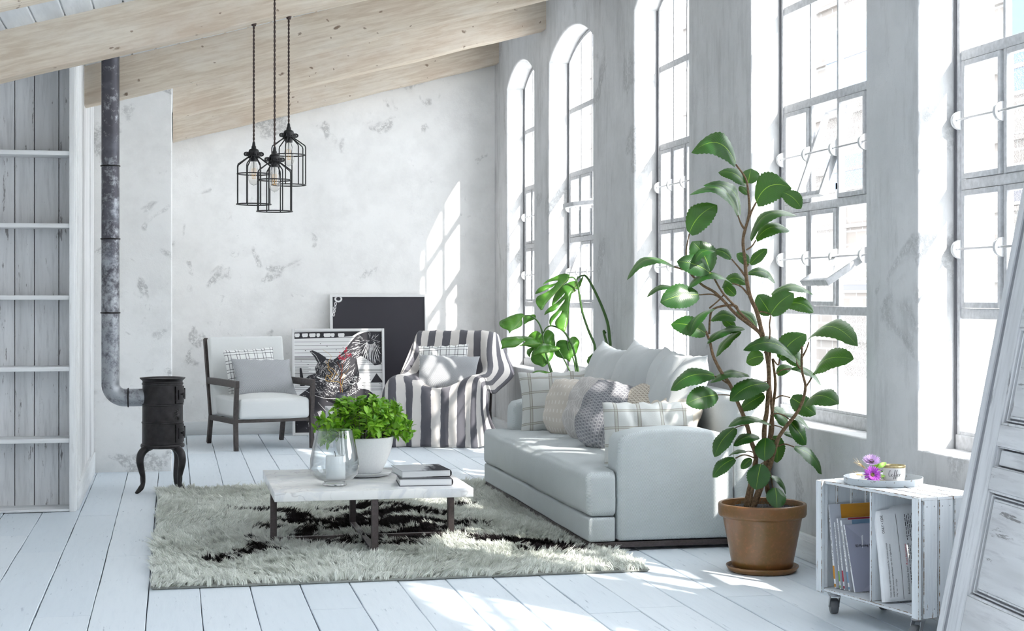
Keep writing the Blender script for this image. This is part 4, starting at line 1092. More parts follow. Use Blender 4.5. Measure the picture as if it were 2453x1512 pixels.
def build_herb():
    rnd = random.Random(21); V = []; F = []; U = []; bm = bmesh.new()
    for s in range(105):
        a = rnd.uniform(0, 2 * PI); r0 = 0.11 * math.sqrt(rnd.random()); el = rnd.uniform(0.02, 1.0)
        top = Vector((math.cos(a) * (r0 * 0.5 + 0.215 * math.cos(el * 1.45)), math.sin(a) * (r0 * 0.5 + 0.215 * math.cos(el * 1.45)), 0.165 + 0.245 * math.sin(el * 1.5) * rnd.uniform(.78, 1.0)))
        base = Vector((math.cos(a) * r0, math.sin(a) * r0, 0.150)); mid = base.lerp(top, 0.5) + Vector((0, 0, 0.045))
        P = catmull([base, mid, top], 6); tube(bm, P, [0.0022 - 0.0011 * i / len(P) for i in range(len(P))], 5)
        for i in range(3, len(P)):
            t = i / (len(P) - 1); dirn = (P[min(i + 1, len(P) - 1)] - P[i - 1]).normalized()
            cnt = 2 if i < len(P) - 1 else 4
            for k in range(cnt):
                ph_ = rnd.uniform(0, 2 * PI); sidev = dirn.orthogonal().normalized(); sidev.rotate(Matrix.Rotation(ph_, 3, dirn))
                ld = (dirn * rnd.uniform(0.1, 0.9) + sidev).normalized(); nm = (Vector((0, 0, 1)) + sidev * rnd.uniform(-.5, .5) + Vector((rnd.uniform(-.6, .6), rnd.uniform(-.9, .2), 0)))
                L = rnd.uniform(0.030, 0.052) ; leaf_quad(V, F, U, P[i], ld, nm, L, L * rnd.uniform(.42, .55), rnd.uniform(-.1, .35), 0.25)
    mesh_from_bm('stems', bm, M['twig'], ph, 180)
    mesh_from_pydata('foliage', V, F, M['herb'], ph, 180, U)
build_herb()

# measured shapes (metres, world)
FICUS_LEAVES = [((2.602,7.153,1.928),(2.399,7.202,1.981),0.11,0.069),((2.675,7.212,1.835),(2.552,7.256,1.895),0.06,0.019),((2.681,7.194,1.84),(2.715,7.247,1.915),0.094,0.0),((2.668,7.159,1.784),(2.648,7.22,1.829),0.038,0.0),((2.689,7.108,1.745),(2.842,7.049,1.81),0.144,0.056),((2.799,7.043,1.788),(2.868,6.995,1.71),0.075,0.013),((2.597,7.108,1.684),(2.379,7.176,1.778),0.044,0.069),((2.634,7.174,1.687),(2.453,7.186,1.826),0.06,0.056),((2.391,7.207,1.601),(2.512,7.157,1.732),0.119,0.025),((2.667,7.128,1.569),(2.875,7.058,1.68),0.05,0.056),((2.695,7.124,1.569),(2.851,7.091,1.61),0.063,0.031),((2.482,7.183,1.414),(2.393,7.173,1.56),0.125,0.019),((2.468,7.142,1.414),(2.312,7.155,1.465),0.094,0.013),((2.478,7.107,1.514),(2.384,7.107,1.458),0.038,0.019),((2.581,7.156,1.479),(2.508,7.196,1.519),0.044,0.009),((2.663,7.144,1.454),(2.611,7.162,1.504),0.05,0.006),((2.663,7.119,1.453),(2.737,7.091,1.525),0.05,0.0),((2.318,7.213,1.441),(2.096,7.249,1.377),0.041,0.056),((2.583,7.153,1.363),(2.371,7.161,1.337),0.038,0.047),((2.424,7.168,1.308),(2.231,7.155,1.272),0.116,0.013),((2.319,7.227,1.343),(2.199,7.27,1.295),0.025,0.019),((2.668,7.184,1.363),(2.567,7.247,1.341),0.056,0.031),((2.622,7.213,1.306),(2.577,7.247,1.357),0.05,0.0),((2.685,7.205,1.411),(2.818,7.195,1.363),0.041,0.025),((2.773,7.138,1.215),(2.706,7.136,1.309),0.094,0.0),((2.742,7.058,1.216),(2.839,7.014,1.316),0.094,0.013),((2.787,7.164,1.308),(2.98,7.119,1.308),0.038,0.031),((2.845,7.133,1.262),(2.962,7.072,1.225),0.069,0.019),((2.457,7.16,1.124),(2.306,7.226,1.168),0.094,0.019),((2.487,7.151,1.241),(2.359,7.101,1.114),0.044,0.019),((2.603,7.153,1.193),(2.499,7.213,1.185),0.05,0.019),((2.725,7.204,1.151),(2.64,7.255,1.227),0.056,0.013),((2.636,7.134,1.148),(2.519,7.176,1.105),0.038,0.013),((2.608,7.176,1.149),(2.564,7.228,1.192),0.044,0.0),((2.638,7.143,1.148),(2.451,7.122,1.077),0.033,0.017),((2.625,7.154,1.135),(2.512,7.171,1.014),0.038,0.008),((2.859,7.036,1.0),(2.611,7.076,1.048),0.071,0.046),((2.799,7.091,1.006),(2.934,7.094,1.122),0.109,0.021),((2.74,7.148,1.016),(2.682,7.226,0.985),0.075,0.008),((2.831,7.126,1.038),(2.938,7.143,0.97),0.075,0.008),((2.928,7.069,1.09),(2.995,6.649,1.077),0.084,0.059),((2.947,7.024,0.95),(2.994,6.688,1.018),0.088,0.021),((2.863,7.105,0.959),(3.005,7.082,0.877),0.029,0.021),((2.82,7.177,0.927),(2.901,7.193,0.965),0.05,0.008),((2.489,7.132,0.928),(2.297,7.204,0.856),0.079,0.025),((2.658,7.126,0.927),(2.48,7.167,0.891),0.038,0.021),((2.512,7.154,0.835),(2.348,7.125,0.798),0.109,0.008),((2.734,7.078,0.889),(2.543,7.068,0.811),0.092,0.017),((2.732,7.116,0.836),(2.635,7.181,0.761),0.067,0.0),((2.891,7.023,0.794),(2.967,6.791,0.809),0.079,0.029),((2.858,7.093,0.822),(2.974,7.073,0.742),0.092,0.0),((2.83,7.135,0.74),(2.942,7.082,0.671),0.025,0.017),((2.801,7.173,0.763),(2.896,7.226,0.683),0.063,0.0),((2.742,7.069,0.7),(2.537,7.074,0.689),0.035,0.025),((2.6,7.158,0.677),(2.496,7.151,0.542),0.075,0.008),((2.702,7.109,0.637),(2.581,7.123,0.595),0.05,0.013),((2.724,7.08,0.633),(2.702,7.032,0.532),0.096,0.0),((2.853,7.093,0.709),(2.948,7.128,0.594),0.071,0.0),((2.845,7.15,0.65),(2.935,7.137,0.595),0.033,0.013),((2.803,7.145,0.639),(2.813,7.16,0.507),0.079,0.0),((2.858,7.05,0.592),(2.983,7.025,0.463),0.05,0.017),((2.587,7.124,0.536),(2.489,7.155,0.446),0.063,0.008),((2.647,7.131,0.566),(2.577,7.181,0.543),0.017,0.008),((2.688,7.171,0.529),(2.642,7.189,0.48),0.042,0.0),((2.688,7.048,0.515),(2.654,7.02,0.399),0.109,0.0),((2.751,7.024,0.406),(2.736,6.963,0.317),0.09,0.0),((2.77,7.123,0.449),(2.844,7.126,0.361),0.023,0.013)]
FICUS_STEMS = [([(2.657,7.164,0.296),(2.676,7.156,0.397),(2.702,7.147,0.531),(2.678,7.148,0.616),(2.658,7.149,0.691),(2.636,7.15,0.746),(2.608,7.152,0.809),(2.577,7.155,0.88),(2.53,7.161,0.949),(2.495,7.165,1.02),(2.479,7.165,1.085),(2.459,7.165,1.136)],0.013,0.006),([(2.677,7.14,0.297),(2.713,7.132,0.391),(2.745,7.125,0.508),(2.736,7.127,0.625),(2.739,7.126,0.7),(2.749,7.124,0.767),(2.758,7.122,0.926),(2.745,7.125,1.043),(2.718,7.131,1.152)],0.0135,0.0095),([(2.73,7.128,1.112),(2.702,7.134,1.225),(2.671,7.141,1.3),(2.654,7.144,1.382),(2.647,7.146,1.469),(2.638,7.148,1.57),(2.662,7.143,1.67),(2.667,7.142,1.72),(2.662,7.143,1.789),(2.65,7.145,1.858),(2.604,7.155,1.926)],0.011,0.004),([(2.678,7.119,0.301),(2.733,7.102,0.452),(2.752,7.093,0.502),(2.782,7.081,0.615),(2.809,7.07,0.67),(2.88,7.05,0.77),(2.907,7.039,0.87),(2.889,7.038,0.954),(2.887,7.034,1.066)],0.013,0.005),([(2.793,7.166,0.288),(2.767,7.171,0.393),(2.764,7.172,0.494),(2.781,7.168,0.646),(2.793,7.166,0.764),(2.806,7.163,0.881),(2.793,7.166,1.004)],0.012,0.006),([(2.664,7.142,0.294),(2.687,7.143,0.415),(2.701,7.145,0.532),(2.764,7.136,0.615),(2.782,7.138,0.699),(2.768,7.146,0.925),(2.774,7.15,1.051)],0.01,0.007),([(2.733,7.128,1.093),(2.705,7.133,1.137),(2.61,7.154,1.212),(2.549,7.167,1.278),(2.503,7.176,1.322),(2.451,7.188,1.353),(2.404,7.197,1.397),(2.388,7.201,1.418),(2.319,7.216,1.441)],0.009,0.004),([(2.737,7.147,1.099),(2.707,7.147,1.143),(2.637,7.155,1.212),(2.598,7.156,1.256),(2.54,7.162,1.319),(2.498,7.164,1.388),(2.475,7.162,1.414)],0.008,0.0035),([(2.613,7.153,1.24),(2.601,7.156,1.256),(2.549,7.167,1.256),(2.497,7.178,1.237),(2.484,7.18,1.193),(2.481,7.181,1.123)],0.006,0.005),([(2.481,7.181,1.244),(2.524,7.172,1.281),(2.549,7.167,1.309)],0.004,0.003),([(2.656,7.144,1.385),(2.622,7.151,1.432),(2.584,7.159,1.478)],0.006,0.003),([(2.665,7.142,1.673),(2.681,7.139,1.711),(2.699,7.135,1.747)],0.006,0.004),([(2.644,7.146,1.62),(2.628,7.15,1.645),(2.613,7.153,1.686)],0.006,0.003),([(2.653,7.145,1.52),(2.678,7.139,1.538),(2.697,7.135,1.567)],0.004,0.003),([(2.389,7.201,1.416),(2.374,7.204,1.507),(2.389,7.201,1.598)],0.004,0.003),([(2.718,7.08,1.032),(2.739,7.075,1.088),(2.744,7.074,1.132),(2.742,7.074,1.169),(2.748,7.073,1.214)],0.004,0.003),([(2.662,7.143,1.309),(2.628,7.15,1.347),(2.587,7.159,1.363)],0.005,0.003),([(2.549,7.167,1.278),(2.5,7.177,1.309),(2.433,7.191,1.308)],0.004,0.003),([(2.647,7.146,1.469),(2.656,7.144,1.444),(2.664,7.142,1.454)],0.004,0.003),([(2.702,7.134,1.206),(2.721,7.13,1.228),(2.767,7.12,1.215)],0.004,0.003),([(2.91,7.09,0.951),(2.894,7.093,0.968),(2.883,7.096,0.997)],0.005,0.003),([(2.91,7.09,1.01),(2.93,7.086,1.047),(2.943,7.083,1.085)],0.005,0.003),([(2.922,7.087,0.863),(2.947,7.082,0.901),(2.97,7.077,0.944)],0.005,0.003),([(2.578,7.16,0.88),(2.529,7.171,0.913),(2.505,7.176,0.924)],0.004,0.003),([(2.595,7.157,0.83),(2.554,7.166,0.834),(2.519,7.173,0.834)],0.003,0.0025),([(2.746,7.125,0.859),(2.734,7.127,0.863),(2.709,7.133,0.851)],0.003,0.0025),([(2.767,7.12,0.893),(2.742,7.126,0.897),(2.726,7.129,0.891)],0.003,0.0025),([(2.787,7.116,0.817),(2.816,7.11,0.83),(2.857,7.101,0.821)],0.0035,0.003),([(2.763,7.121,0.734),(2.791,7.115,0.746),(2.824,7.108,0.738),(2.853,7.102,0.717)],0.004,0.003),([(2.775,7.119,0.692),(2.816,7.11,0.679),(2.824,7.108,0.658)],0.003,0.0025),([(2.799,7.113,0.591),(2.832,7.106,0.601),(2.875,7.097,0.587)],0.0035,0.003),([(2.697,7.135,0.533),(2.644,7.146,0.55),(2.601,7.156,0.534)],0.0035,0.003),([(2.685,7.138,0.562),(2.664,7.142,0.568),(2.652,7.145,0.565)],0.003,0.002),([(2.775,7.119,1.006),(2.799,7.113,0.976),(2.808,7.112,1.006)],0.004,0.003),([(2.791,7.115,0.934),(2.816,7.11,0.951),(2.857,7.101,0.958)],0.0035,0.003),([(2.791,7.115,0.616),(2.775,7.119,0.625),(2.744,7.125,0.628)],0.003,0.002),([(2.742,7.126,0.449),(2.763,7.121,0.466),(2.775,7.119,0.399),(2.787,7.116,0.392)],0.003,0.003),([(2.667,7.142,0.633),(2.693,7.136,0.637),(2.711,7.132,0.635)],0.003,0.002),([(2.652,7.145,0.692),(2.628,7.15,0.688),(2.599,7.156,0.677)],0.003,0.002),([(2.738,7.126,0.508),(2.73,7.128,0.512),(2.719,7.13,0.506)],0.003,0.002)]
RUG_MARKS = [([(0.376,9.699),(0.513,9.613),(0.608,9.517),(0.672,9.283)],0.045),([(0.452,8.951),(0.53,8.984)],0.045),([(0.461,8.435),(0.511,8.469)],0.03),([(0.21,7.912),(0.277,8.041),(0.346,8.08),(0.438,8.211),(0.484,8.091)],0.05),([(0.709,9.169),(0.8,8.96),(0.871,8.78),(0.981,8.922),(1.127,9.332),(1.337,9.381)],0.09),([(0.651,8.827),(0.67,8.601),(0.745,8.419),(0.822,8.285),(0.909,8.267)],0.06),([(0.879,9.535),(1.022,9.62),(1.237,9.673)],0.05),([(1.034,9.1),(1.137,8.889),(1.289,9.046),(1.316,8.718)],0.08),([(1.098,8.344),(1.226,8.608),(1.266,8.383)],0.055),([(1.242,8.511),(1.38,8.607),(1.42,8.473)],0.06),([(1.602,8.148),(1.711,8.096),(1.792,7.923),(1.908,7.969)],0.06),([(1.229,9.776),(1.358,9.569),(1.523,9.248)],0.07),([(1.7,9.555),(1.789,9.536)],0.03),([(1.231,8.436),(1.386,8.543),(1.521,8.707)],0.05),([(1.331,9.019),(1.492,8.915),(1.615,8.838)],0.05),([(1.583,8.376),(1.623,8.292)],0.04),([(1.675,8.266),(1.789,8.167),(1.853,7.868),(2.012,7.807)],0.04),([(0.979,8.195),(1.096,8.099),(1.187,8.208)],0.04)]

# ------------------------------------------------------------------ shaggy rug
def build_rug():
    x0, x1, y0, y1 = -0.10, 2.20, 7.215, 10.88
    rs = np.random.RandomState(4)
    sp = 0.023
    nx, ny = int((x1 - x0) / sp), int((y1 - y0) / sp)
    gx, gy = np.meshgrid(np.arange(nx), np.arange(ny)); N = gx.size
    tx = x0 + (gx.ravel() + .5 + rs.uniform(-.5, .5, N)) * sp; ty = y0 + (gy.ravel() + .5 + rs.uniform(-.5, .5, N)) * sp
    tx = np.clip(tx, x0 + .004, x1 - .004); ty = np.clip(ty, y0 + .004, y1 - .004)
    # how close each tuft is to the dark woven marks
    def dark(px, py):
        best = np.full(px.shape, 9.0)
        wx = px + 0.05 * np.sin(py * 9 + 1.3) + 0.03 * np.sin(px * 23 + py * 31); wy = py + 0.05 * np.sin(px * 11 + py * 3)
        for pts, w in RUG_MARKS:
            for (ax, ay), (bx, by) in zip(pts, pts[1:]):
                dx, dy = bx - ax, by - ay; t = np.clip(((wx - ax) * dx + (wy - ay) * dy) / (dx * dx + dy * dy + 1e-9), 0, 1)
                d = np.hypot(wx - ax - t * dx, (wy - ay - t * dy) * 0.62) / w
                best = np.minimum(best, d)
        return best
    dk = (dark(tx, ty) + rs.uniform(-.35, .35, N)) < 1.0
    # pile direction swirls slowly over the rug; neighbouring tufts clump
    a0 = 2.4 * np.sin(tx * 3.1 + 0.7) + 2.1 * np.cos(ty * 2.3 + tx * 1.7) + rs.normal(0, .75, N)
    lean = 0.72 + 0.45 * np.sin(tx * 17 + ty * 11) * np.sin(ty * 19 - tx * 5) + rs.normal(0, .18, N)
    hgt = 0.040 * (1 + 0.30 * np.sin(tx * 13 + 2 * np.sin(ty * 7)) * np.cos(ty * 15)) * rs.uniform(.7, 1.15, N)
    B = 14
    X = np.repeat(tx, B) + rs.normal(0, .0048, N * B); Y = np.repeat(ty, B) + rs.normal(0, .0048, N * B)
    X = np.clip(X, x0, x1); Y = np.clip(Y, y0, y1)
    A = np.repeat(a0, B) + rs.normal(0, .24, N * B); Ln = np.clip(np.repeat(lean, B) + rs.normal(0, .14, N * B), -.2, 1.5); Hh = np.repeat(hgt, B) * rs.uniform(.65, 1.15, N * B)
    K = N * B; ca, sa = np.cos(A), np.sin(A)
    wd = rs.uniform(.0016, .0028, K)
    V = np.zeros((K, 6, 3), np.float32); pa = A + rs.normal(0, 1.2, K)
    for i, (t, wf) in enumerate(((0, 1.0), (.55, .9), (1, .25))):
        off = Hh * Ln * (t * .35 + t * t * .75); zz = 0.008 + Hh * (t - .28 * np.clip(Ln, 0, 2) * t * t)
        cxp, cyp = X + ca * off, Y + sa * off
        px, py = -np.sin(pa) * wd * wf, np.cos(pa) * wd * wf
        V[:, 2 * i, 0] = cxp - px; V[:, 2 * i, 1] = cyp - py; V[:, 2 * i, 2] = zz
        V[:, 2 * i + 1, 0] = cxp + px; V[:, 2 * i + 1, 1] = cyp + py; V[:, 2 * i + 1, 2] = zz
    V[:, :, 2] = np.maximum(V[:, :, 2], 0.004)
    V = V.reshape(-1, 3)
    b = (np.arange(K) * 6)[:, None]
    F = np.concatenate([b + np.array([[0, 1, 3, 2]]), b + np.array([[2, 3, 5, 4]])], 1).reshape(-1, 4)
    bx = np.array([[x0 + .01, y0 + .01, 0.001], [x1 - .01, y0 + .01, 0.001], [x1 - .01, y1 - .01, 0.001], [x0 + .01, y1 - .01, 0.001], [x0, y0, 0.012], [x1, y0, 0.012], [x1, y1, 0.012], [x0, y1, 0.012]], np.float32)
    bf = np.array([[4, 5, 6, 7], [0, 1, 5, 4], [1, 2, 6, 5], [2, 3, 7, 6], [3, 0, 4, 7], [3, 2, 1, 0]]) + len(V)
    V = np.concatenate([V, bx]); F = np.concatenate([F, bf])
    me = bpy.data.meshes.new('shaggy_rug')
    me.vertices.add(len(V)); me.vertices.foreach_set('co', V.ravel().astype(np.float32))
    me.loops.add(F.size); me.loops.foreach_set('vertex_index', F.ravel().astype(np.int32))
    me.polygons.add(len(F)); me.polygons.foreach_set('loop_start', np.arange(0, F.size, 4, dtype=np.int32))
    me.update(calc_edges=True)
    base = np.where(dk, 0.0, 1.0); tone = np.repeat(np.where(dk, 0, rs.uniform(.72, 1.0, N)), B) * rs.uniform(.86, 1.06, K)
    fv = np.concatenate([np.repeat(tone, 2), np.full(6, .55)]).astype(np.float32)
    at = me.attributes.new('tone', 'FLOAT', 'FACE'); at.data.foreach_set('value', fv)
    t = NT('wool_pile'); k = t.attr('tone')
    c = t.ramp(k, [(0.0, (0.022, 0.018, 0.020)), (0.35, (0.20, 0.19, 0.17)), (0.72, (0.68, 0.70, 0.65)), (1.0, (0.93, 0.95, 0.90))])
    t.fin(c, 0.95, 0, None, 0.1)
    tl = t.n.new('ShaderNodeBsdfTranslucent'); t.put(tl.inputs['Color'], c); mx = t.n.new('ShaderNodeMixShader'); mx.inputs[0].default_value = 0.25
    t.l.new(t.b.outputs[0], mx.inputs[1]); t.l.new(tl.outputs[0], mx.inputs[2]); t.l.new(mx.outputs[0], t.out.inputs['Surface'])
    me.materials.append(t.m)
    o = bpy.data.objects.new('shaggy_rug', me); link(o)
    tag(o, 'thick shaggy pale wool rug with broken black markings under the coffee table', 'rug')
build_rug()

# ------------------------------------------------------------------ pendant lamps
def pendant(x, y, zb, ztop, rz, label):
    r = empty('pendant_lamp', (x, y, zb), rz, label, 'pendant lamp', 'caged pendant lamps')
    rc = 0.098; h = 0.272   # zb is the bottom ring
    bm = bmesh.new()
    for k in range(8):
        a = 2 * PI * (k + .35) / 8; c, s = math.cos(a), math.sin(a)
        pts = [(0.030, h + 0.012), (0.034, h - 0.004), (0.094, 0.226), (rc, 0.214), (rc, 0.19), (rc, 0.02), (rc, 0.0)]
        tube(bm, [(q * c, q * s, z) for q, z in pts], 0.0034, 7)
    for z, rr in ((0.0, rc), (0.173, rc - 0.004)): tube(bm, ringpts(rr, z, 40), 0.0034, 7, True)
    tube(bm, ringpts(0.031, h + 0.004, 28), 0.004, 7, True)
    mesh_from_bm('cage', bm, M['black'], r, 60)
    bm = bmesh.new()
    lathe(bm, [(0, 0.245), (0.021, 0.245), (0.023, 0.262), (0.028, 0.268), (0.029, 0.296), (0.0305, 0.300), (0.026, 0.312), (0.014, 0.318), (0.013, 0.330), (0.0095, 0.334), (0.0075, 0.352), (0.006, 0.354), (0, 0.354)], 28)
    for k in range(8):
        a = 2 * PI * k / 8; tube(bm, [(0.029 * math.cos(a), 0.029 * math.sin(a), 0.262), (0.029 * math.cos(a), 0.029 * math.sin(a), 0.294)], 0.0035, 6)
    for s in (-1, 1):
        A = [(0.026, -0.009), (0.044, -0.010), (0.052, -0.007), (0.055, 0.0), (0.052, 0.007), (0.044, 0.010), (0.026, 0.009)]
        n = 10; hole = [(0.046 + 0.0045 * math.cos(2 * PI * k / n), 0.0045 * math.sin(2 * PI * k / n)) for k in range(n)]
        for d in (-0.004, 0.002):
            tube(bm, [(s * p, d, 0.286 + q) for p, q in A], 0.003, 6)
        tube(bm, [(s * p, -0.001, 0.286 + q) for p, q in hole], 0.0025, 6, True)
        box(bm, min(s * .026, s * .041), max(s * .026, s * .041), -0.005, 0.003, 0.276, 0.296, 0.002)
    mesh_from_bm('socket', bm, M['black'], r, 45)
    bm = bmesh.new()
    lathe(bm, [(0.0125, 0.250), (0.0135, 0.236), (0.020, 0.215), (0.028, 0.180), (0.0315, 0.155), (0.030, 0.135), (0.024, 0.120), (0.014, 0.112), (0.004, 0.109), (0.0, 0.104)], 28)
    mesh_from_bm('bulb', bm, M['bulbglass'], r, 60)
    bm = bmesh.new(); lathe(bm, [(0, 0.245), (0.005, 0.245), (0.004, 0.20), (0.0025, 0.18), (0, 0.18)], 12); mesh_from_bm('glass_mount', bm, M['mount'], r, 60)
    bm = bmesh.new()
    for k in range(6):
        a = 2 * PI * k / 6; b = a + PI / 6
        tube(bm, [(0.004 * math.cos(a), 0.004 * math.sin(a), 0.205), (0.014 * math.cos(a), 0.014 * math.sin(a), 0.20), (0.010 * math.cos(b), 0.010 * math.sin(b), 0.145), (0.003 * math.cos(b), 0.003 * math.sin(b), 0.15)], 0.0007, 5)
    mesh_from_bm('filament', bm, M['filament'], r, 60)
    L = ztop - zb; bm = bmesh.new()
    for ph in (0, PI):
        n = int(L / 0.006); tube(bm, [(0.0030 * math.cos(ph + i * .55), 0.0030 * math.sin(ph + i * .55), 0.352 + (L - 0.352) * i / n) for i in range(n + 1)], 0.0032, 6)
    lathe(bm, [(0, L - 0.018), (0.012, L - 0.016), (0.016, L), (0, L)], 16)
    mesh_from_bm('cord', bm, M['cord'], r, 60)
    return r
M['mount'] = plain('bulb_mount_grey', (0.45, 0.45, 0.44), 0.3)
def filam():
    t = NT('warm_filament'); t.fin((0.45, 0.27, 0.08), 0.4); t.b.inputs['Emission Color'].default_value = (1.0, 0.55, 0.12, 1); t.b.inputs['Emission Strength'].default_value = 0.12
    return t.m
M['filament'] = filam()
pendant(0.448, 9.19, 1.826, beam_bot(0.448) + 0.004, 0.05, 'left pendant lamp of the three with black wire cage and bare bulb')
pendant(0.649, 9.235, 1.942, beam_bot(0.649) + 0.004, 0.25, 'highest pendant lamp with black wire cage, right of the group of three')
pendant(0.546, 8.87, 1.770, ceil_z(0.546) + 0.006, 0.12, 'lowest and nearest pendant lamp with black wire cage, middle of the three')

# ------------------------------------------------------------------ pictures leaning on the back wall
def picture(name, x0, x1, h, ybot, ytop, label, back, fw=0.026):
    w = x1 - x0; th = math.atan2(ytop - ybot, h)
    r = empty(name, (x0, ybot, 0.001), 0, label, 'picture', None); r.rotation_euler = (-th, 0, 0)
    bm = bmesh.new()
    for b in ((0, fw, 0, h), (w - fw, w, 0, h), (fw, w - fw, 0, fw), (fw, w - fw, h - fw, h)): box(bm, b[0], b[1], 0.0, 0.032, b[2], b[3], 0.002, 1)
    mesh_from_bm('frame', bm, M['framewhite'], r, 35)
    bm = bmesh.new(); box(bm, fw - .003, w - fw + .003, 0.012, 0.026, fw - .003, h - fw + .003); mesh_from_bm('print', bm, back, r, 0)
    return r, w, h
pb, w_, h_ = picture('framed_poster', 1.456, 2.392, 1.325, 15.08, 15.195, 'large charcoal poster in a thin white frame leaning on the back wall', M['posterblack'])
def flat(bm, pts, y, r=None):
    vs = [bm.verts.new((x, y, z)) for x, z in pts]
    try: return bm.faces.new(vs)
    except ValueError: return None
def stroke(bm, pts, wd, y):
    for (ax, az), (bx, bz) in zip(pts, pts[1:]):
        dx, dz = bx - ax, bz - az; L = math.hypot(dx, dz) or 1; nx, nz = -dz / L * wd / 2, dx / L * wd / 2
        flat(bm, [(ax - nx, az - nz), (bx - nx, bz - nz), (bx + nx, bz + nz), (ax + nx, az + nz)], y)
# chain links and a shackle printed in the corner of the charcoal poster
bm = bmesh.new()
def link_ring(cx, cz, rx, rz, wd, y, a0=0, a1=2 * PI, n=14): stroke(bm, [(cx + rx * math.cos(a0 + (a1 - a0) * k / n), cz + rz * math.sin(a0 + (a1 - a0) * k / n)) for k in range(n + 1)], wd, y)
link_ring(0.082, 1.282, 0.030, 0.026, 0.016, 0.0112)
for k in range(4): link_ring(0.055 - k * .006, 1.235 - k * 0.034, 0.008, 0.017, 0.006, 0.0112)
for k in range(5): stroke(bm, [(0.03, 1.20 - k * .012), (0.045, 1.205 - k * .012)], 0.005, 0.0112)
mesh_from_bm('chain_motif', bm, M['artwhite'], pb, 0)
# woodcut of birds
pa, aw, ah = picture('framed_print', 1.088, 1.958, 1.000, 14.965, 15.052, 'black and white woodcut print of birds in a white frame leaning between the armchairs', M['artwhite'], 0.022)
def A_(p): return ((p[0] - 38) * 0.000704, (1457 - p[1]) * 0.000704)
def inside(p, poly):
    x, y = p; c = False; n = len(poly); j = n - 1
    for i in range(n):
        xi, yi = poly[i]; xj, yj = poly[j]
        if (yi > y) != (yj > y) and x < (xj - xi) * (y - yi) / (yj - yi + 1e-9) + xi: c = not c
        j = i
    return c
SHAPES = {
 'beak': [(270, 335), (310, 325), (400, 365), (495, 430), (430, 510), (375, 490), (330, 410)],
 'head': [(375, 500), (430, 470), (500, 440), (600, 465), (690, 560), (720, 650), (640, 780), (560, 820), (450, 760), (360, 660), (340, 560)],
 'wing': [(590, 455), (680, 390), (760, 300), (820, 220), (900, 130), (1010, 85), (1090, 77), (1238, 78), (1200, 150), (1238, 230), (1238, 480), (1220, 520), (1180, 530), (1140, 535), (1090, 490), (1020, 430), (960, 400), (900, 440), (870, 500), (915, 590), (935, 680), (800, 700), (700, 620), (650, 530)],
 'left_bird': [(215, 700), (260, 660), (340, 640), (470, 700), (590, 840), (635, 945), (430, 945), (330, 880), (290, 770), (215, 725)],
 'right_bird': [(590, 830), (640, 750), (740, 680), (840, 660), (920, 680), (960, 710), (930, 745), (900, 770), (915, 830), (880, 890), (800, 930), (700, 945), (620, 910)],
 'coat': [(75, 960), (200, 870), (290, 800), (420, 950), (640, 960), (820, 920), (930, 840), (1050, 860), (1100, 900), (1200, 1000), (1245, 1100), (1245, 1420), (75, 1420), (75, 1260), (300, 1260), (300, 1000)],
 'cactus': [(138, 560), (160, 560), (160, 740), (150, 790), (205, 790), (200, 802), (142, 802)],
 'triangle': [(1165, 640), (1085, 762), (1255, 762)],
}
bm = bmesh.new(); rnd = random.Random(31)
flat(bm, [A_(p) for p in ((70, 85), (330, 78), (950, 74), (760, 95), (845, 125), (840, 138), (700, 150), (540, 158), (70, 172))], 0.0114)
for y in (160, 214, 262, 310, 358, 408, 448, 467, 492, 520, 635, 765, 800, 822, 846, 866): stroke(bm, [A_((70, y)), A_((640, y + rnd.uniform(-4, 4))), A_((1245, y + rnd.uniform(-3, 3)))], 0.0030, 0.0117)
for y in range(540, 770, 11): stroke(bm, [A_((78, y)), A_((rnd.uniform(250, 420), y + rnd.uniform(-2, 2)))], 0.0022, 0.0117)
for y in range(411, 448, 6): stroke(bm, [A_((70, y)), A_((430, y + 2))], 0.0018, 0.0117)
for y in range(585, 612, 6): stroke(bm, [A_((930, y)), A_((1245, y + 2))], 0.0018, 0.0117)
for (x, y) in ((415, 238), (505, 272), (215, 328), (158, 468), (250, 513), (718, 288), (627, 322), (1075, 672), (1079, 724), (1210, 778), (980, 806)): flat(bm, [A_((x - 5, y - 5)), A_((x + 5, y - 5)), A_((x + 5, y + 5)), A_((x - 5, y + 5))], 0.0117)
for k, pts in SHAPES.items(): flat(bm, [A_(p) for p in pts], 0.0108 if k == 'coat' else 0.0105 if k in ('wing',) else 0.0102 if k in ('head', 'beak') else 0.0099)
bmesh.ops.triangulate(bm, faces=[f for f in bm.faces if len(f.verts) > 4])
mesh_from_bm('black_ink', bm, M['artblack'], pa, 0)
bm = bmesh.new()
for i in range(7):
    x = 78 + i * 96; wv = (58, 72, 78, 40, 90, 44, 80)[i] if i < 7 else 60
    flat(bm, [A_((x, 100)), A_((x + wv, 98)), A_((x + wv + 6, 120)), A_((x + wv - 4, 148)), A_((x + 8, 150)), A_((x - 3, 128))], 0.0110)
def hatch(key, n, y, ang, spread, ln, wd=0.0020):
    poly = SHAPES[key]; xs = [p[0] for p in poly]; ys = [p[1] for p in poly]; c = 0
    while c < n:
        p = (rnd.uniform(min(xs), max(xs)), rnd.uniform(min(ys), max(ys)))
        a = ang(p) + rnd.uniform(-spread, spread); L = rnd.uniform(.4, 1) * ln; q = (p[0] + math.cos(a) * L, p[1] + math.sin(a) * L); c += 1
        if inside(p, poly) and inside(q, poly): stroke(bm, [A_(p), A_(q)], wd * rnd.uniform(.5, 1.1), y)
hatch('head', 430, 0.0098, lambda p: math.atan2(p[1] - 620, p[0] - 520) + PI / 2, .5, 26)
hatch('left_bird', 280, 0.0095, lambda p: 0.75, .5, 30)
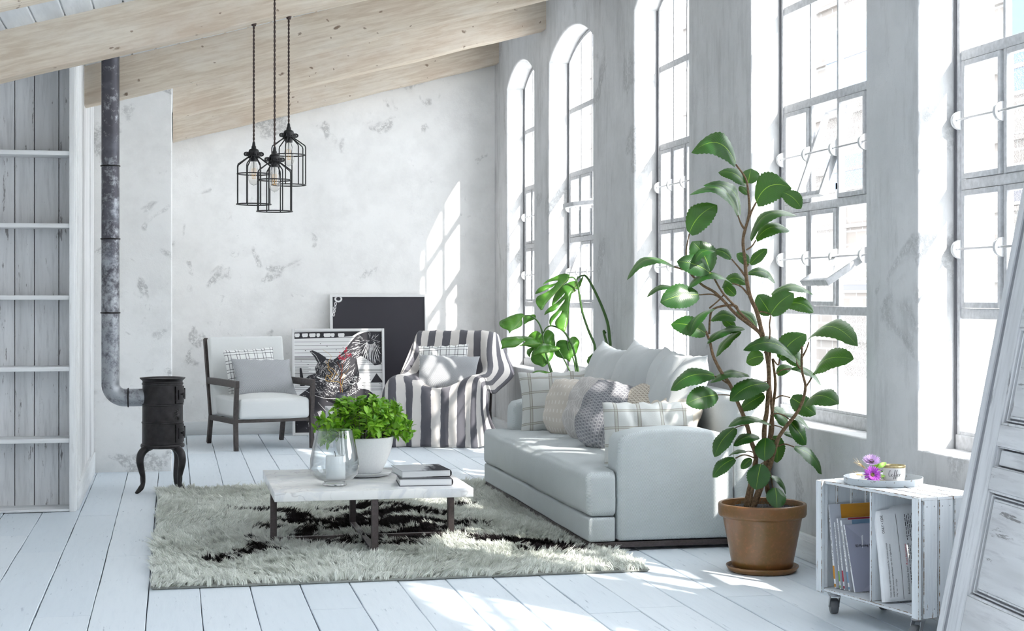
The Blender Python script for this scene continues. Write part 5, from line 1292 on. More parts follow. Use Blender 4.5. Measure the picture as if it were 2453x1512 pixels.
hatch('right_bird', 330, 0.0095, lambda p: math.atan2(p[1] - 820, p[0] - 760) + PI / 2, .5, 26)
hatch('wing', 380, 0.0101, lambda p: math.atan2(p[1] - 200, p[0] - 1090), .18, 70)
hatch('coat', 90, 0.0104, lambda p: 0.9, .6, 26)
for k in range(11):     # feather edges of the spread tail
    a = math.radians(35 + k * 11); stroke(bm, [A_((1090 + 60 * math.cos(a), 190 + 60 * math.sin(a))), A_((1090 + 330 * math.cos(a) * (0.45 if a > 1.9 else .48), 190 + 330 * math.sin(a)))], 0.0045, 0.0100)
for cx, cy, r in ((487, 482, 17), (857, 712, 17), (420, 735, 12)):
    stroke(bm, [A_((cx + r * math.cos(k * .45), cy + r * math.sin(k * .45))) for k in range(15)], 0.0045, 0.0094)
stroke(bm, [A_((790, 740)), A_((800, 775)), A_((850, 785)), A_((880, 760))], 0.009, 0.0094); stroke(bm, [A_((870, 685)), A_((905, 690))], 0.010, 0.0094); stroke(bm, [A_((925, 705)), A_((945, 712))], 0.008, 0.0094)
stroke(bm, [A_((365, 680)), A_((420, 705)), A_((480, 720))], 0.011, 0.0094); stroke(bm, [A_((290, 345)), A_((350, 390)), A_((410, 500))], 0.003, 0.0098)
for k in range(34):     # rope collar and hanging chains
    t = k / 33; x = 200 + 720 * t; y = 850 + 120 * math.sin(PI * t) ** .8
    stroke(bm, [A_((x, y)), A_((x + 18, y + 9))], 0.0045, 0.0093)
for k in range(16): stroke(bm, [A_((380 + k * 9, 1025 + k * 10)), A_((385 + k * 9, 1030 + k * 10))], 0.004, 0.0100)
for k in range(9): stroke(bm, [A_((372 + k * 10, 1130 + abs(4 - k) * 4)), A_((400 + k * 9, 1215 + k * 5))], 0.0035, 0.0100)
for k in range(3): stroke(bm, [A_((258 + k * 6 + 10 * math.cos(j * .63), 1300 + k * 32 + 15 * math.sin(j * .63))) for j in range(11)], 0.0035, 0.0100)
mesh_from_bm('white_ink', bm, M['artwhite'], pa, 0)

# low side table with a bottle vase and dried twigs
tb = empty('side_table', (1.51, 13.93, 0), 0, 'small low white side table between the two armchairs, behind the herb', 'side table')
bm = bmesh.new(); box(bm, -0.20, 0.20, -0.20, 0.20, 0.305, 0.33, 0.004, 2); mesh_from_bm('tabletop', bm, M['framewhite'], tb, 35)
for x in (-.18, .18):
    for y in (-.18, .18):
        bm = bmesh.new(); box(bm, x - .014, x + .014, y - .014, y + .014, 0, 0.304, 0.002, 1); mesh_from_bm('leg', bm, M['framewhite'], tb, 35)
vs_ = empty('bottle_vase', (1.435, 13.90, 0.331), 0, 'smoky grey bottle vase on the low side table', 'vase')
M['smoke'] = plain('smoky_grey_glass', (0.10, 0.095, 0.125), 0.15, 0, 0.6)
bm = bmesh.new(); lathe(bm, [(0, 0), (0.045, 0), (0.051, 0.006), (0.052, 0.11), (0.050, 0.118), (0.044, 0.122), (0.046, 0.126), (0.046, 0.134), (0.042, 0.134), (0.041, 0.122), (0.044, 0.11), (0.042, 0.02), (0, 0.02)], 32); mesh_from_bm('bottle', bm, M['smoke'], vs_, 40)
M['ytwig'] = plain('yellow_twig', (0.62, 0.38, 0.09), 0.7); M['rtwig'] = plain('orange_red_twig', (0.50, 0.10, 0.03), 0.7); M['rbloom'] = plain('crimson_bloom', (0.60, 0.02, 0.07), 0.7)
def T_(p, dy=0.0): return Vector((1.435 + (p[0] - 718) * 0.000652, 13.90 + dy, 0.331 + 0.02 + (1010 - p[1]) * 0.000652))
def twig(name, label, lines, mat):
    r = empty(name, (1.435, 13.90, 0.355), 0, label, 'dried twig', 'twigs in the bottle vase'); o0 = Vector((1.435, 13.90, 0.355)); bm = bmesh.new()
    for pts, ra, rb, dy in lines:
        P = catmull([T_(p, dy * i / len(pts)) - o0 for i, p in enumerate(pts)], 5); tube(bm, P, [ra + (rb - ra) * i / (len(P) - 1) for i in range(len(P))], 6)
    mesh_from_bm('stem', bm, mat, r, 180); return r, o0
twig('dried_twig', 'curly yellow dried twig in the smoky bottle vase', [([(728, 1000), (730, 890), (722, 780), (690, 705), (600, 690), (540, 685)], .0038, .0028, -.01), ([(545, 685), (505, 670), (520, 600), (560, 640), (590, 590), (540, 530), (530, 470), (500, 420)], .0026, .0014, -.03), ([(600, 690), (640, 600), (660, 600), (600, 520), (555, 500), (545, 420), (580, 350), (470, 265)], .0024, .0010, .02), ([(600, 690), (560, 650), (545, 610), (600, 600), (570, 560), (520, 500)], .0022, .0012, -.01), ([(720, 760), (740, 660), (770, 620), (700, 640), (690, 620)], .0022, .0012, .02), ([(700, 620), (790, 560), (820, 500), (818, 450)], .0016, .0008, .03)], M['ytwig'])
rtw, o0 = twig('dried_twig', 'thin orange-red flowering twig in the smoky bottle vase', [([(712, 1000), (706, 890), (700, 760), (715, 600), (730, 520), (715, 440)], .0030, .0016, .01), ([(720, 560), (680, 470), (660, 430)], .0014, .0008, .02), ([(722, 500), (760, 400), (790, 250)], .0014, .0008, .0)], M['rtwig'])
bm = bmesh.new(); rnd = random.Random(8)
for i in range(150):
    t = rnd.random(); p = rnd.choice([(690 + rnd.gauss(0, 9), 360 + rnd.gauss(0, 24)), (735 + rnd.gauss(0, 16), 385 + rnd.gauss(0, 18)), (775 + rnd.gauss(0, 11), 310 + rnd.gauss(0, 40)), (820 + rnd.gauss(0, 20), 340 + rnd.gauss(0, 12))])
    q = T_(p, rnd.uniform(-.03, .03)) - o0
    bmesh.ops.create_icosphere(bm, subdivisions=1, radius=rnd.uniform(.0025, .005), matrix=Matrix.Translation(q))
mesh_from_bm('blossom', bm, M['rbloom'], rtw, 180)

# ------------------------------------------------------------------ ficus
fx, fy = 2.728, 7.132
fc = empty('ficus_plant', (fx, fy, 0.018), 0, 'tall large-leaved green ficus in a brown clay pot beside the sofa', 'potted plant')
bm = bmesh.new()
lathe(bm, [(0, 0), (0.134, 0), (0.142, 0.008), (0.150, 0.05), (0.186, 0.238), (0.189, 0.242), (0.203, 0.246), (0.2075, 0.256), (0.2085, 0.296), (0.206, 0.304), (0.199, 0.307), (0.192, 0.304), (0.189, 0.29), (0.180, 0.24), (0, 0.24)], 72)
mesh_from_bm('pot', bm, M['clay'], fc, 50)
bm = bmesh.new(); n = 24
lathe(bm, [(0, 0.282), (0.06, 0.284), (0.12, 0.280), (0.187, 0.276), (0.184, 0.25), (0, 0.25)], 48)
for v in bm.verts:
    if v.co.z > 0.27: v.co.z += 0.006 * mnoise.noise(v.co * 40)
mesh_from_bm('soil', bm, M['soil'], fc, 180)
bm = bmesh.new(); rnd = random.Random(2)
for i in range(160):
    a = rnd.uniform(0, 2 * PI); q = 0.17 * math.sqrt(rnd.random()); p = Vector((q * math.cos(a), q * math.sin(a), 0.284))
    d = Vector((rnd.uniform(-1, 1), rnd.uniform(-1, 1), rnd.uniform(.2, 1))).normalized() * rnd.uniform(.01, .028)
    tube(bm, [p, p + d * .6 + Vector((0, 0, .004)), p + d], 0.0006, 4)
mesh_from_bm('root_fibres', bm, M['twig'], fc, 180)
ss = empty('plant_saucer', (fx, fy, 0.0005), 0, 'brown clay saucer under the ficus pot', 'saucer')
bm = bmesh.new(); lathe(bm, [(0, 0), (0.150, 0), (0.160, 0.006), (0.171, 0.026), (0.170, 0.030), (0.164, 0.029), (0.155, 0.0165), (0, 0.0165)], 64); mesh_from_bm('dish', bm, M['clay'], ss, 50)
fo = Vector((fx, fy, 0.018))
def build_ficus():
    bm = bmesh.new()
    for pts, r0, r1 in FICUS_STEMS:
        P = catmull([Vector(p) - fo for p in pts], 7); n = len(P)
        R = [(r0 + (r1 - r0) * i / (n - 1)) * (1 + 0.10 * mnoise.noise(P[i] * 40)) for i in range(n)]
        tube(bm, P, R, 9)
    mesh_from_bm('stems', bm, M['bark'], fc, 180)
    campos = Vector((0, 0, 1.3)); rnd = random.Random(17)
    for li, (b, t, wapp, arch) in enumerate(FICUS_LEAVES):
        B = Vector(b); T = Vector(t); ax = T - B; L = ax.length; d = ax.normalized()
        view = (campos - (B + T) / 2).normalized()
        perp = view - d * view.dot(d); perp.normalize()              # towards the viewer, square to the leaf axis
        side0 = d.cross(perp)
        up = side0 if side0.z > 0 else -side0
        wtrue = max(wapp * 1.03, min(0.60 * L, 0.125)); cph = min(1, wapp / wtrue); ph = math.acos(max(0.15, cph))
        nrm = (perp * math.cos(ph) + up * math.sin(ph)).normalized()
        sd = d.cross(nrm).normalized(); nrm = sd.cross(d).normalized() if False else nrm
        arcv = up * (arch * (1.0 if cph < .9 else .8)); nl, nw = 22, 5; V = []; U = []; F = []
        droop = 0.10 * L
        for i in range(nl + 1):
            s = i / nl
            wv = wtrue / 2 * (math.sin(PI * min(1, 0.04 + s * 0.955)) ** 0.62) * (1.0 - 0.10 * (s - .45))
            if s > 0.92: wv *= max(0.05, 1 - ((s - 0.92) / 0.08) ** 1.7)
            c = B + ax * s + arcv * (4 * s * (1 - s)) * 1.0 + nrm * (0.06 * L * math.sin(PI * s))
            ser = 1 + (0.06 if i % 2 else -0.03) * (1 if 2 < i < nl else 0)
            for j in range(-nw, nw + 1):
                q = j / nw; e = ser if abs(j) == nw else 1
                fold = 0.16 * abs(q) * wv
                curl = -0.30 * (q * q) * wv
                ripple = 0.05 * wv * math.sin(s * 13 + (2 if q > 0 else 0) + li) * q * q
                V.append(c + sd * (q * wv * e) + nrm * (fold + curl + ripple) - fo); U.append((s, 0.5 + 0.5 * q))
        w = 2 * nw + 1
        for i in range(nl):
            for j in range(2 * nw): F.append((i * w + j, i * w + j + 1, (i + 1) * w + j + 1, (i + 1) * w + j))
        mesh_from_pydata('leaf', V, F, M['ficus'], fc, 180, U)
build_ficus()

# ------------------------------------------------------------------ monstera behind the sofa
mp = Vector((2.755, 10.875, 0.001))
ms = empty('monstera_plant', mp, 0, 'monstera with split leaves rising behind the far end of the sofa', 'potted plant')
bm = bmesh.new(); lathe(bm, [(0, 0), (0.13, 0), (0.15, 0.02), (0.185, 0.30), (0.18, 0.305), (0.17, 0.30), (0.165, 0.27), (0, 0.27)], 40); mesh_from_bm('pot', bm, M['ceramic'], ms, 50)
bm = bmesh.new(); lathe(bm, [(0, 0.285), (0.165, 0.285), (0.16, 0.272), (0, 0.272)], 32); mesh_from_bm('soil', bm, M['soil'], ms, 50)
def MP(p, zc=11.15):
    u = 1160 + p[0] / 5.041; v = 640 + p[1] / 5.041; k = zc / 3815.0
    xc = (u - 1226.5) * k; s, c = math.sin(math.radians(12)), math.cos(math.radians(12))
    return Vector((xc * c + zc * s, zc * c - xc * s, 1.3 - (v - 710.5) * k))
# the numbers below are the plant's own outline, in its upright plane 11.15 m away
MST = [([(1215, 100), (1260, 150), (1340, 300), (1430, 500), (1490, 680), (1512, 850), (1515, 1010), (1440, 1500), (1250, 2000)], .0075, .013, .10),
 ([(1110, 190), (1125, 140), (1165, 108), (1215, 100)], .005, .007, .06),
 ([(1015, 130), (1075, 125), (1120, 180), (1137, 250), (1152, 360), (1190, 560), (1260, 770), (1340, 990), (1330, 1400), (1230, 2000)], .005, .010, .0),
 ([(490, 585), (560, 590), (640, 650), (690, 750), (720, 920), (760, 1100), (830, 1340), (980, 1700), (1140, 2000)], .004, .009, -.05),
 ([(710, 800), (750, 735), (820, 710), (940, 760), (1030, 880), (1090, 1040), (1130, 1250), (1160, 1450), (1190, 2000)], .004, .010, -.06),
 ([(890, 985), (960, 1110), (1050, 1300), (1150, 1600), (1185, 2000)], .004, .007, -.12),
 ([(1000, 890), (1020, 1000), (1080, 1120), (1110, 1280), (1180, 1700), (1200, 2000)], .004, .008, .02),
 ([(740, 1030), (790, 1180), (850, 1340), (1020, 1700), (1160, 2000)], .004, .009, .03),
 ([(765, 1285), (800, 1320), (850, 1400), (1000, 1700), (1150, 2000)], .003, .006, -.03),
 ([(1470, 800), (1440, 770), (1465, 870), (1500, 990)], .006, .010, .1)]
bm = bmesh.new()
for pts, ra, rb, dz in MST:
    P = catmull([MP(p, 11.15 + dz * (1 if i < len(pts) - 1 else 0)) - mp for i, p in enumerate(pts)], 6); tube(bm, P, [ra + (rb - ra) * i / (len(P) - 1) for i in range(len(P))], 8)
mesh_from_bm('stems', bm, M['mstem'], ms, 180)
MLEAF = [  # outline, stalk end, tip, depth at stalk, depth at tip, curl
 ([(1110,185),(1090,165),(1020,185),(950,225),(910,260),(870,330),(845,400),(832,465),(900,400),(968,318),(955,350),(880,430),(810,480),(770,530),(757,580),(790,555),(860,520),(930,440),(975,385),(960,425),(880,530),(820,600),(800,670),(815,712),(840,650),(890,580),(935,525),(920,570),(870,640),(862,690),(890,740),(940,765),(975,775),(990,730),(1010,660),(1022,560),(1025,480),(1045,360),(1055,320),(1105,290),(1100,260),(1140,270),(1175,190),(1200,100),(1150,165),(1120,205)], (1110,190), (975,775), 0.05, -0.12, .10),
 ([(1025,130),(1030,100),(990,78),(930,85),(850,120),(780,160),(722,212),(780,185),(850,165),(890,165),(860,195),(800,210),(740,220),(680,250),(650,290),(637,325),(700,300),(760,270),(830,235),(852,215),(830,250),(740,310),(660,350),(630,400),(635,450),(665,495),(697,520),(740,450),(800,380),(860,320),(940,230),(1010,170)], (1020,130), (690,500), 0.0, -0.06, .08),
 ([(490,585),(460,560),(380,570),(290,610),(210,660),(203,710),(240,742),(290,765),(305,800),(330,770),(390,745),(440,720),(460,690),(455,620),(475,610),(480,690),(530,665),(580,650),(625,630),(630,590),(600,570),(540,580)], (490,585), (305,800), -.02, -.14, .10),
 ([(690,925),(640,885),(560,845),(440,835),(300,850),(225,875),(205,910),(218,950),(207,992),(260,975),(350,972),(400,955),(440,925),(480,895),(498,895),(470,925),(415,955),(480,950),(560,970),(620,975),(660,955)], (690,925), (207,960), -.05, -.16, .08),
 ([(705,900),(700,830),(650,775),(590,785),(545,835),(560,900),(600,980),(575,1060),(572,1120),(610,1170),(670,1190),(708,1208),(750,1180),(810,1120),(850,1050),(872,940),(865,850),(835,790),(780,757),(735,780),(715,840)], (705,900), (708,1208), 0.02, -.05, .06),
 ([(590,1060),(630,1000),(690,940),(740,925),(820,945),(890,965),(915,980),(880,1010),(820,1030),(760,1030),(700,1020),(640,1040)], (905,982), (592,1060), -.12, -.20, .08),
 ([(1000,890),(960,878),(910,885),(878,920),(865,990),(860,1040),(890,1085),(950,1105),(990,1115),(1035,1145),(1050,1100),(1100,1060),(1140,1000),(1165,930),(1150,870),(1110,842),(1060,842),(1030,870),(1005,920)], (1002,895), (1035,1145), .03, .0, .06),
 ([(525,1350),(570,1300),(640,1255),(720,1252),(780,1265),(830,1250),(800,1275),(740,1285),(690,1310),(640,1345)], (830,1252), (525,1350), -.04, -.10, .08),
 ([(600,975),(560,975),(525,1010),(522,1050),(548,1090),(560,1050),(585,1010)], (600,975), (548,1090), .06, .03, .05),
 ([(1310,1040),(1270,1090),(1252,1140),(1257,1180),(1280,1150),(1305,1090)], (1310,1040), (1257,1180), .05, .03, .05)]
def monstera_leaves():
    for li, (poly, b, tp, d0, d1, curl) in enumerate(MLEAF):
        n = len(poly); sm = []
        for i in range(n):
            p0, p1, p2, p3 = [Vector(poly[(i + k) % n]) for k in (-1, 0, 1, 2)]; sm.append(p1)
            for q in (1 / 3, 2 / 3): sm.append(0.5 * (2 * p1 + (p2 - p0) * q + (2 * p0 - 5 * p1 + 4 * p2 - p3) * q * q + (3 * p1 - p0 - 3 * p2 + p3) * q ** 3))
        bm = bmesh.new()
        f = bm.faces.new([bm.verts.new((p[0], p[1], 0)) for p in sm]); bmesh.ops.triangulate(bm, faces=[f])
        for _ in range(2):
            es = [e for e in bm.edges if e.calc_length() > 45]
            if es: bmesh.ops.subdivide_edges(bm, edges=es, cuts=1, use_grid_fill=False); bmesh.ops.triangulate(bm, faces=[q for q in bm.faces if len(q.verts) > 3])
        ax = Vector((tp[0] - b[0], tp[1] - b[1])); L = ax.length; ax.normalize(); sd = Vector((-ax.y, ax.x)); W = max(abs((Vector(p) - Vector(b)).dot(sd)) for p in poly)
        uvs = {}
        for v in bm.verts:
            q = Vector((v.co.x - b[0], v.co.y - b[1])); t = q.dot(ax) / L; s = q.dot(sd) / W
            uvs[v.index] = None; w3 = MP((v.co.x, v.co.y), 11.15 + d0 + (d1 - d0) * t) - mp
            w3 += Vector((0, 1, 0)) * (curl * (0.9 * s * s - 0.25 * abs(s)) + 0.012 * math.sin(t * 14 + 3 * abs(s)) * abs(s))
            v.co = w3; v.normal = (max(0, min(1, t)), 0.5 + 0.5 * s, 0)
        bm.verts.index_update(); U = [(v.normal.x, v.normal.y) for v in bm.verts]
        V = [v.co.copy() for v in bm.verts]; F = [[v.index for v in q.verts] for q in bm.faces]; bm.free()
        o = mesh_from_pydata('leaf', V, F, M['monstera'], ms, 180, U); md = o.modifiers.new('thickness', 'SOLIDIFY'); md.thickness = 0.0012
monstera_leaves()

# ------------------------------------------------------------------ crate on wheels
CR = Matrix.Translation((2.7267, 5.524, 0)) @ Matrix.Rotation(R_(12), 4, 'Z')
cr = empty('crate_trolley', (2.7267, 5.524, 0), R_(12), 'chipped white wooden crate on grey castors used as a shelf', 'crate')
ya, yb, za, zb, dp = -0.022, 0.636, 0.092, 0.547, 0.30
for k in range(4):
    bm = bmesh.new(); xa = k * 0.0755; box(bm, xa, xa + 0.0725, ya - 0.001, yb + 0.001, zb - 0.013, zb + 0.0005, 0.0022, 1, None, True); mesh_from_bm('top_plank', bm, [M['crate_top'], M['worn']], cr, 35)
for k in range(3):
    bm = bmesh.new(); xa = 0.0 + k * 0.100; box(bm, xa, xa + 0.096, ya + 0.012, yb - 0.012, za + 0.002, za + 0.014, 0.002, 1, None, True); mesh_from_bm('bottom_plank', bm, [M['crate_top'], M['worn']], cr, 35)
for y0_, y1_ in ((ya, ya + 0.013), (yb - 0.013, yb)):
    for k in range(4):
        bm = bmesh.new(); xa = 0.014 + k * 0.0725; box(bm, xa, xa + 0.064, y0_, y1_, za, zb - 0.001, 0.0022, 1, None, True)
        pass
        mesh_from_bm('end_slat', bm, [M['crate'], M['worn']], cr, 35)
M['nail'] = plain('nail_head', (0.30, 0.31, 0.33), 0.5, 0.4)
bm = bmesh.new()
for k in range(2):
    for zz in (za + .035, zb - .035):
        for q in (.014, .048):
            x = 0.014 + k * 0.0725 + q; n = 8
            bm.faces.new([bm.verts.new((x + .0028 * math.cos(2 * PI * i / n), ya - 0.0006, zz + .0028 * math.sin(2 * PI * i / n))) for i in range(n)])
mesh_from_bm('nail_heads', bm, M['nail'], cr, 0)
for y0_, y1_ in ((ya - 0.001, ya + 0.040), (yb - 0.040, yb + 0.001)):
    bm = bmesh.new(); box(bm, -0.012, 0.002, y0_, y1_, za - 0.002, zb - 0.001, 0.002, 1, None, True); mesh_from_bm('front_post', bm, [M['crate'], M['worn']], cr, 35)
for y0_ in (ya + .013, yb - .033):
    bm = bmesh.new(); box(bm, 0.004, 0.024, y0_, y0_ + .020, za + .015, zb - .014, 0.0015, 1); mesh_from_bm('corner_batten', bm, [M['crate'], M['worn']], cr, 35)
bm = bmesh.new(); x = ya + .014
while x < yb - .03:
    box(bm, dp - .012, dp, x, min(x + .088, yb - .014), za + .015, zb - .06, 0.0015, 1); x += .098
box(bm, dp - .014, dp - .001, ya + .014, yb - .014, zb - .062, zb - .014, 0.0015, 1)
mesh_from_bm('back_slats', bm, [M['crate'], M['worn']], cr, 35)
bm = bmesh.new(); box(bm, 0.002, dp - .014, 0.283, 0.294, za + .015, zb - .014, 0.0015, 1, None, True); mesh_from_bm('divider', bm, [M['crate'], M['worn']], cr, 35)
for (x, y, a) in ((0.035, 0.570, R_(64)), (0.030, 0.03, R_(205)), (0.262, 0.555, R_(40)), (0.262, 0.03, R_(-50))):
    w = bpy.data.objects.new('castor', None); link(w, cr); w.location = (x, y, 0); w.rotation_euler = (0, 0, a); w.empty_display_size = .03
    bm = bmesh.new(); lathe(bm, [(0, 0.091), (0.030, 0.091), (0.030, 0.087), (0.026, 0.084), (0.027, 0.081), (0.024, 0.077), (0, 0.077)], 28)
    for s in (-1, 1):
        P = [(-0.018, 0.078), (0.018, 0.078), (0.034, 0.040), (0.030, 0.026), (0.020, 0.026)]
        for q in (0.0175, 0.0195): pass
        A = [bm.verts.new((px_, s * 0.0185, z)) for px_, z in P]; B = [bm.verts.new((px_, s * 0.0205, z)) for px_, z in P]
        bm.faces.new(A); bm.faces.new(B[::-1])
        for k in range(5): bm.faces.new((A[k], A[(k + 1) % 5], B[(k + 1) % 5], B[k]))
    tube(bm, [(0.024, -0.022, 0.032), (0.024, 0.022, 0.032)], 0.005, 10)
    mesh_from_bm('fork', bm, M['steel'], w, 35)
    bm = bmesh.new(); lathe(bm, [(0.008, -0.0165), (0.024, -0.0165), (0.029, -0.015), (0.0315, -0.009), (0.0318, 0.0), (0.0315, 0.009), (0.029, 0.015), (0.024, 0.0165), (0.008, 0.0165)], 36, (0, 0, 0), True)
    o = mesh_from_bm('wheel', bm, M['caster_rubber'], w, 40); o.location = (0.024, 0, 0.0325); o.rotation_euler = (PI / 2, 0, 0)
# magazines (spines to the room, leaning to the far end)
MAGCOL = {k: plain('magazine_' + k, c, 0.4) for k, c in dict(orange=(0.62, 0.27, 0.02), red=(0.40, 0.02, 0.05), blue=(0.19, 0.31, 0.45), green=(0.20, 0.40, 0.05), cover=(0.52, 0.54, 0.60), lilac=(0.36, 0.37, 0.47), lilac2=(0.42, 0.43, 0.53)).items()}
def magazine(y0, lean, xs, w, h, th, spine, top, label, cov='cover', txt=None):
    """local: x into the crate, y towards the far end (thickness), z up; covers face the near end"""
    r = empty('magazine', (0, 0, 0), 0, label, 'magazine', 'magazines in the crate')
    r.matrix_world = CR @ Matrix.Translation((xs, y0, za + .0165 + th * math.sin(lean))) @ Matrix.Rotation(-lean, 4, 'X')
    bm = bmesh.new(); box(bm, 0, w, 0, th, 0, h, 0.0007, 1); mesh_from_bm('pages', bm, M['paper'], r, 35)
    bm = bmesh.new(); box(bm, -0.0004, w, -0.0008, 0.0, 0, h); mesh_from_bm('cover', bm, MAGCOL[cov], r, 0)
    if top:
        bm = bmesh.new(); box(bm, w * .24, w, -0.0012, -0.0006, h * .80, h * .995); mesh_from_bm('colour_block', bm, MAGCOL[top], r, 0)
    if spine:
        bm = bmesh.new(); box(bm, -0.0008, 0, 0.0002, th - .0002, h * .115, h * .27); box(bm, -0.0008, 0, 0.0002, th - .0002, h * .02, h * .055); mesh_from_bm('spine_band', bm, MAGCOL[spine], r, 0)
    bm = bmesh.new(); rnd = random.Random(int(y0 * 1000)); z = h * .34
    while z < h * .93:
        L = rnd.uniform(.0012, .0035)
        if rnd.random() < .85: box(bm, -0.0007, -0.0001, th * .38, th * .62, z, z + L)
        z += L + rnd.choice((.0012, .0012, .004))
    mesh_from_bm('spine_lettering', bm, M['ink'], r, 0)
    if txt: text_mesh('cover_title', txt, 0.0150, M['ink'], r, frame_xyz((w * .17, -0.0014, h * .655), (1, 0, 0), (0, 0, 1), (0, -1, 0)), xs=.8)
    return r
magazine(0.553, R_(8.3), 0.030, 0.225, 0.340, 0.012, 'orange', 'orange', 'tallest magazine in the crate, with an orange block on its cover')
magazine(0.535, R_(8.8), 0.040, 0.190, 0.270, 0.008, 'green', None, 'slim grey magazine with a green spine band in the crate')
magazine(0.513, R_(10.0), 0.044, 0.205, 0.288, 0.009, 'red', 'red', 'magazine with a red cover strip and red spine band in the crate')
magazine(0.484, R_(11.8), 0.048, 0.205, 0.284, 0.011, 'blue', 'blue', 'magazine with a blue cover strip and blue spine band in the crate')
mg = magazine(0.452, R_(15.5), 0.050, 0.205, 0.272, 0.009, None, None, 'front magazine in the crate, plain lilac-grey cover with a black title', 'lilac', '3D Modeling Archi')
bm = bmesh.new()
def mq(pts, y): bm.faces.new([bm.verts.new((x, y, z)) for x, z in pts])
mq([(0.005, 0.268), (0.20, 0.268), (0.20, 0.10)], -0.0011); mq([(0.20, 0.09), (0.20, 0.0), (0.03, 0.0)], -0.0011)
mesh_from_bm('cover_facets', bm, MAGCOL['lilac2'], mg, 0)
bm = bmesh.new(); mq([(0.072, 0.222), (0.080, 0.226), (0.070, 0.172), (0.067, 0.172)], -0.0013); mesh_from_bm('cover_flash', bm, M['paper'], mg, 0)
r = empty('magazine', (0, 0, 0), 0, 'slim booklet leaning on the crate divider beside the lilac magazine', 'magazine', 'magazines in the crate')
r.matrix_world = CR @ Matrix.Translation((0.028, 0.318, za + .016)) @ Matrix.Rotation(R_(3), 4, 'X')
bm = bmesh.new(); box(bm, 0, .16, -0.010, 0, 0, .20, .0007, 1); mesh_from_bm('pages', bm, M['pages'], r, 35)
bm = bmesh.new(); box(bm, -.0006, .16, -.0108, -.010, 0, .20); mesh_from_bm('cover', bm, MAGCOL['cover'], r, 0)
# newspaper: a folded sheaf with a bulging front page, standing in the near half
nw_ = empty('newspaper', (0, 0, 0), 0, 'folded newspaper standing in the near half of the crate', 'newspaper')
nw_.matrix_world = CR @ Matrix.Translation((0.024, 0.243, za + .017)) @ Matrix.Rotation(R_(-9), 4, 'X')
NW, NH = 0.255, 0.352
def npos(s, t, lay=0):   # s 0..1 into the crate, t 0..1 up
    x = NW * s; z = NH * t * (1 + 0.07 * s * t)
    return Vector((x + 0.006 * (1 - t) * 0, -0.020 - 0.016 * math.sin(PI * min(1, s * 1.1)) - 0.008 * math.sin(2.6 * t + .5) + lay, z))
def sheet(name, lay, hs, mat):
    n = 14; V = []; F = []
    for i in range(n + 1):
        for j in range(n + 1):
            p = npos(i / n, j / n, lay); p.z *= hs
            if i == 0: p.y += 0.004
            V.append(p)
    for i in range(n):
        for j in range(n): F.append((i * (n + 1) + j, (i + 1) * (n + 1) + j, (i + 1) * (n + 1) + j + 1, i * (n + 1) + j + 1))
    o = mesh_from_pydata(name, V, F, mat, nw_, 180); md = o.modifiers.new('thickness', 'SOLIDIFY'); md.thickness = 0.0012; return o
sheet('front_page', 0.0, 1.0, M['paper']); sheet('inner_pages', 0.008, 0.997, M['paper']); sheet('inner_pages', 0.016, 1.02, M['paper']); sheet('inner_pages', 0.023, 1.03, M['paper'])
bm = bmesh.new(); P = [npos(0.0, k / 14) + Vector((0, 0.004, 0)) for k in range(15)]; Q = [npos(0.0, k / 14, 0.026) for k in range(15)]
Rm = [(a + b) / 2 + Vector((-0.007, 0, 0)) for a, b in zip(P, Q)]
A = [[bm.verts.new(v) for v in row] for row in (P, Rm, Q)]
for a, b in zip(A, A[1:]):
    for k in range(14): bm.faces.new((a[k], a[k + 1], b[k + 1], b[k]))
mesh_from_bm('fold', bm, M['paper'], nw_, 180)
def news_text(s, size, u, v, mat, name='print_line', xs=.82):
    """a line of print running up the page, bent onto the sheet; u across (0..1), v start (0..1)"""
    o = text_mesh(name, s, size, mat, nw_, Matrix.Identity(4), xs=xs, extrude=0)
    for vt in o.data.vertices:
        tx_, ty_ = vt.co.x, vt.co.y
        p = npos(u - ty_ / NW, v + tx_ / NH); vt.co = (p.x, p.y - 0.0013, p.z)
    o.data.update(); return o
news_text('ONLY • 120€', 0.0150, 0.080, 0.745, M['ink'])
for i, (s, v) in enumerate((('Formats: max, obj - simple object without materials, fbx - with textures and simple', .05), ('materials without cameras and lights Software * max - 2011 or higher Renderers', .05), ('V-Ray * max - 1.5 or higher', .05))):
    news_text(s, 0.0094, 0.095 + i * 0.052, v, M['ink'], 'print_line', .66)
news_text('Build/Less than/less their/', 0.0125, 0.415, 0.07, M['ink']); news_text('/R and Ale services', 0.0125, 0.415, 0.385, M['red'])
bm = bmesh.new()
def nline(u, v0, v1, wd):
    n = 12
    for k in range(n):
        a, b = v0 + (v1 - v0) * k / n, v0 + (v1 - v0) * (k + 1) / n
        q = [npos(u - wd, a), npos(u + wd, a), npos(u + wd, b), npos(u - wd, b)]
        bm.faces.new([bm.verts.new(p + Vector((0, -0.0013, 0))) for p in q])
nline(0.295, 0.02, 0.94, 0.003); rnd = random.Random(6)
for c in range(13):
    u = 0.455 + c * 0.036; v = 0.07
    while v < 0.90:
        L = rnd.uniform(.012, .05)
        if not (0.60 < v < 0.63 or .30 < v < .32): nline(u, v, min(v + L, .92), .0070 * rnd.uniform(.7, 1))
        v += L + .008
mesh_from_bm('print_columns', bm, M['ink'], nw_, 0)
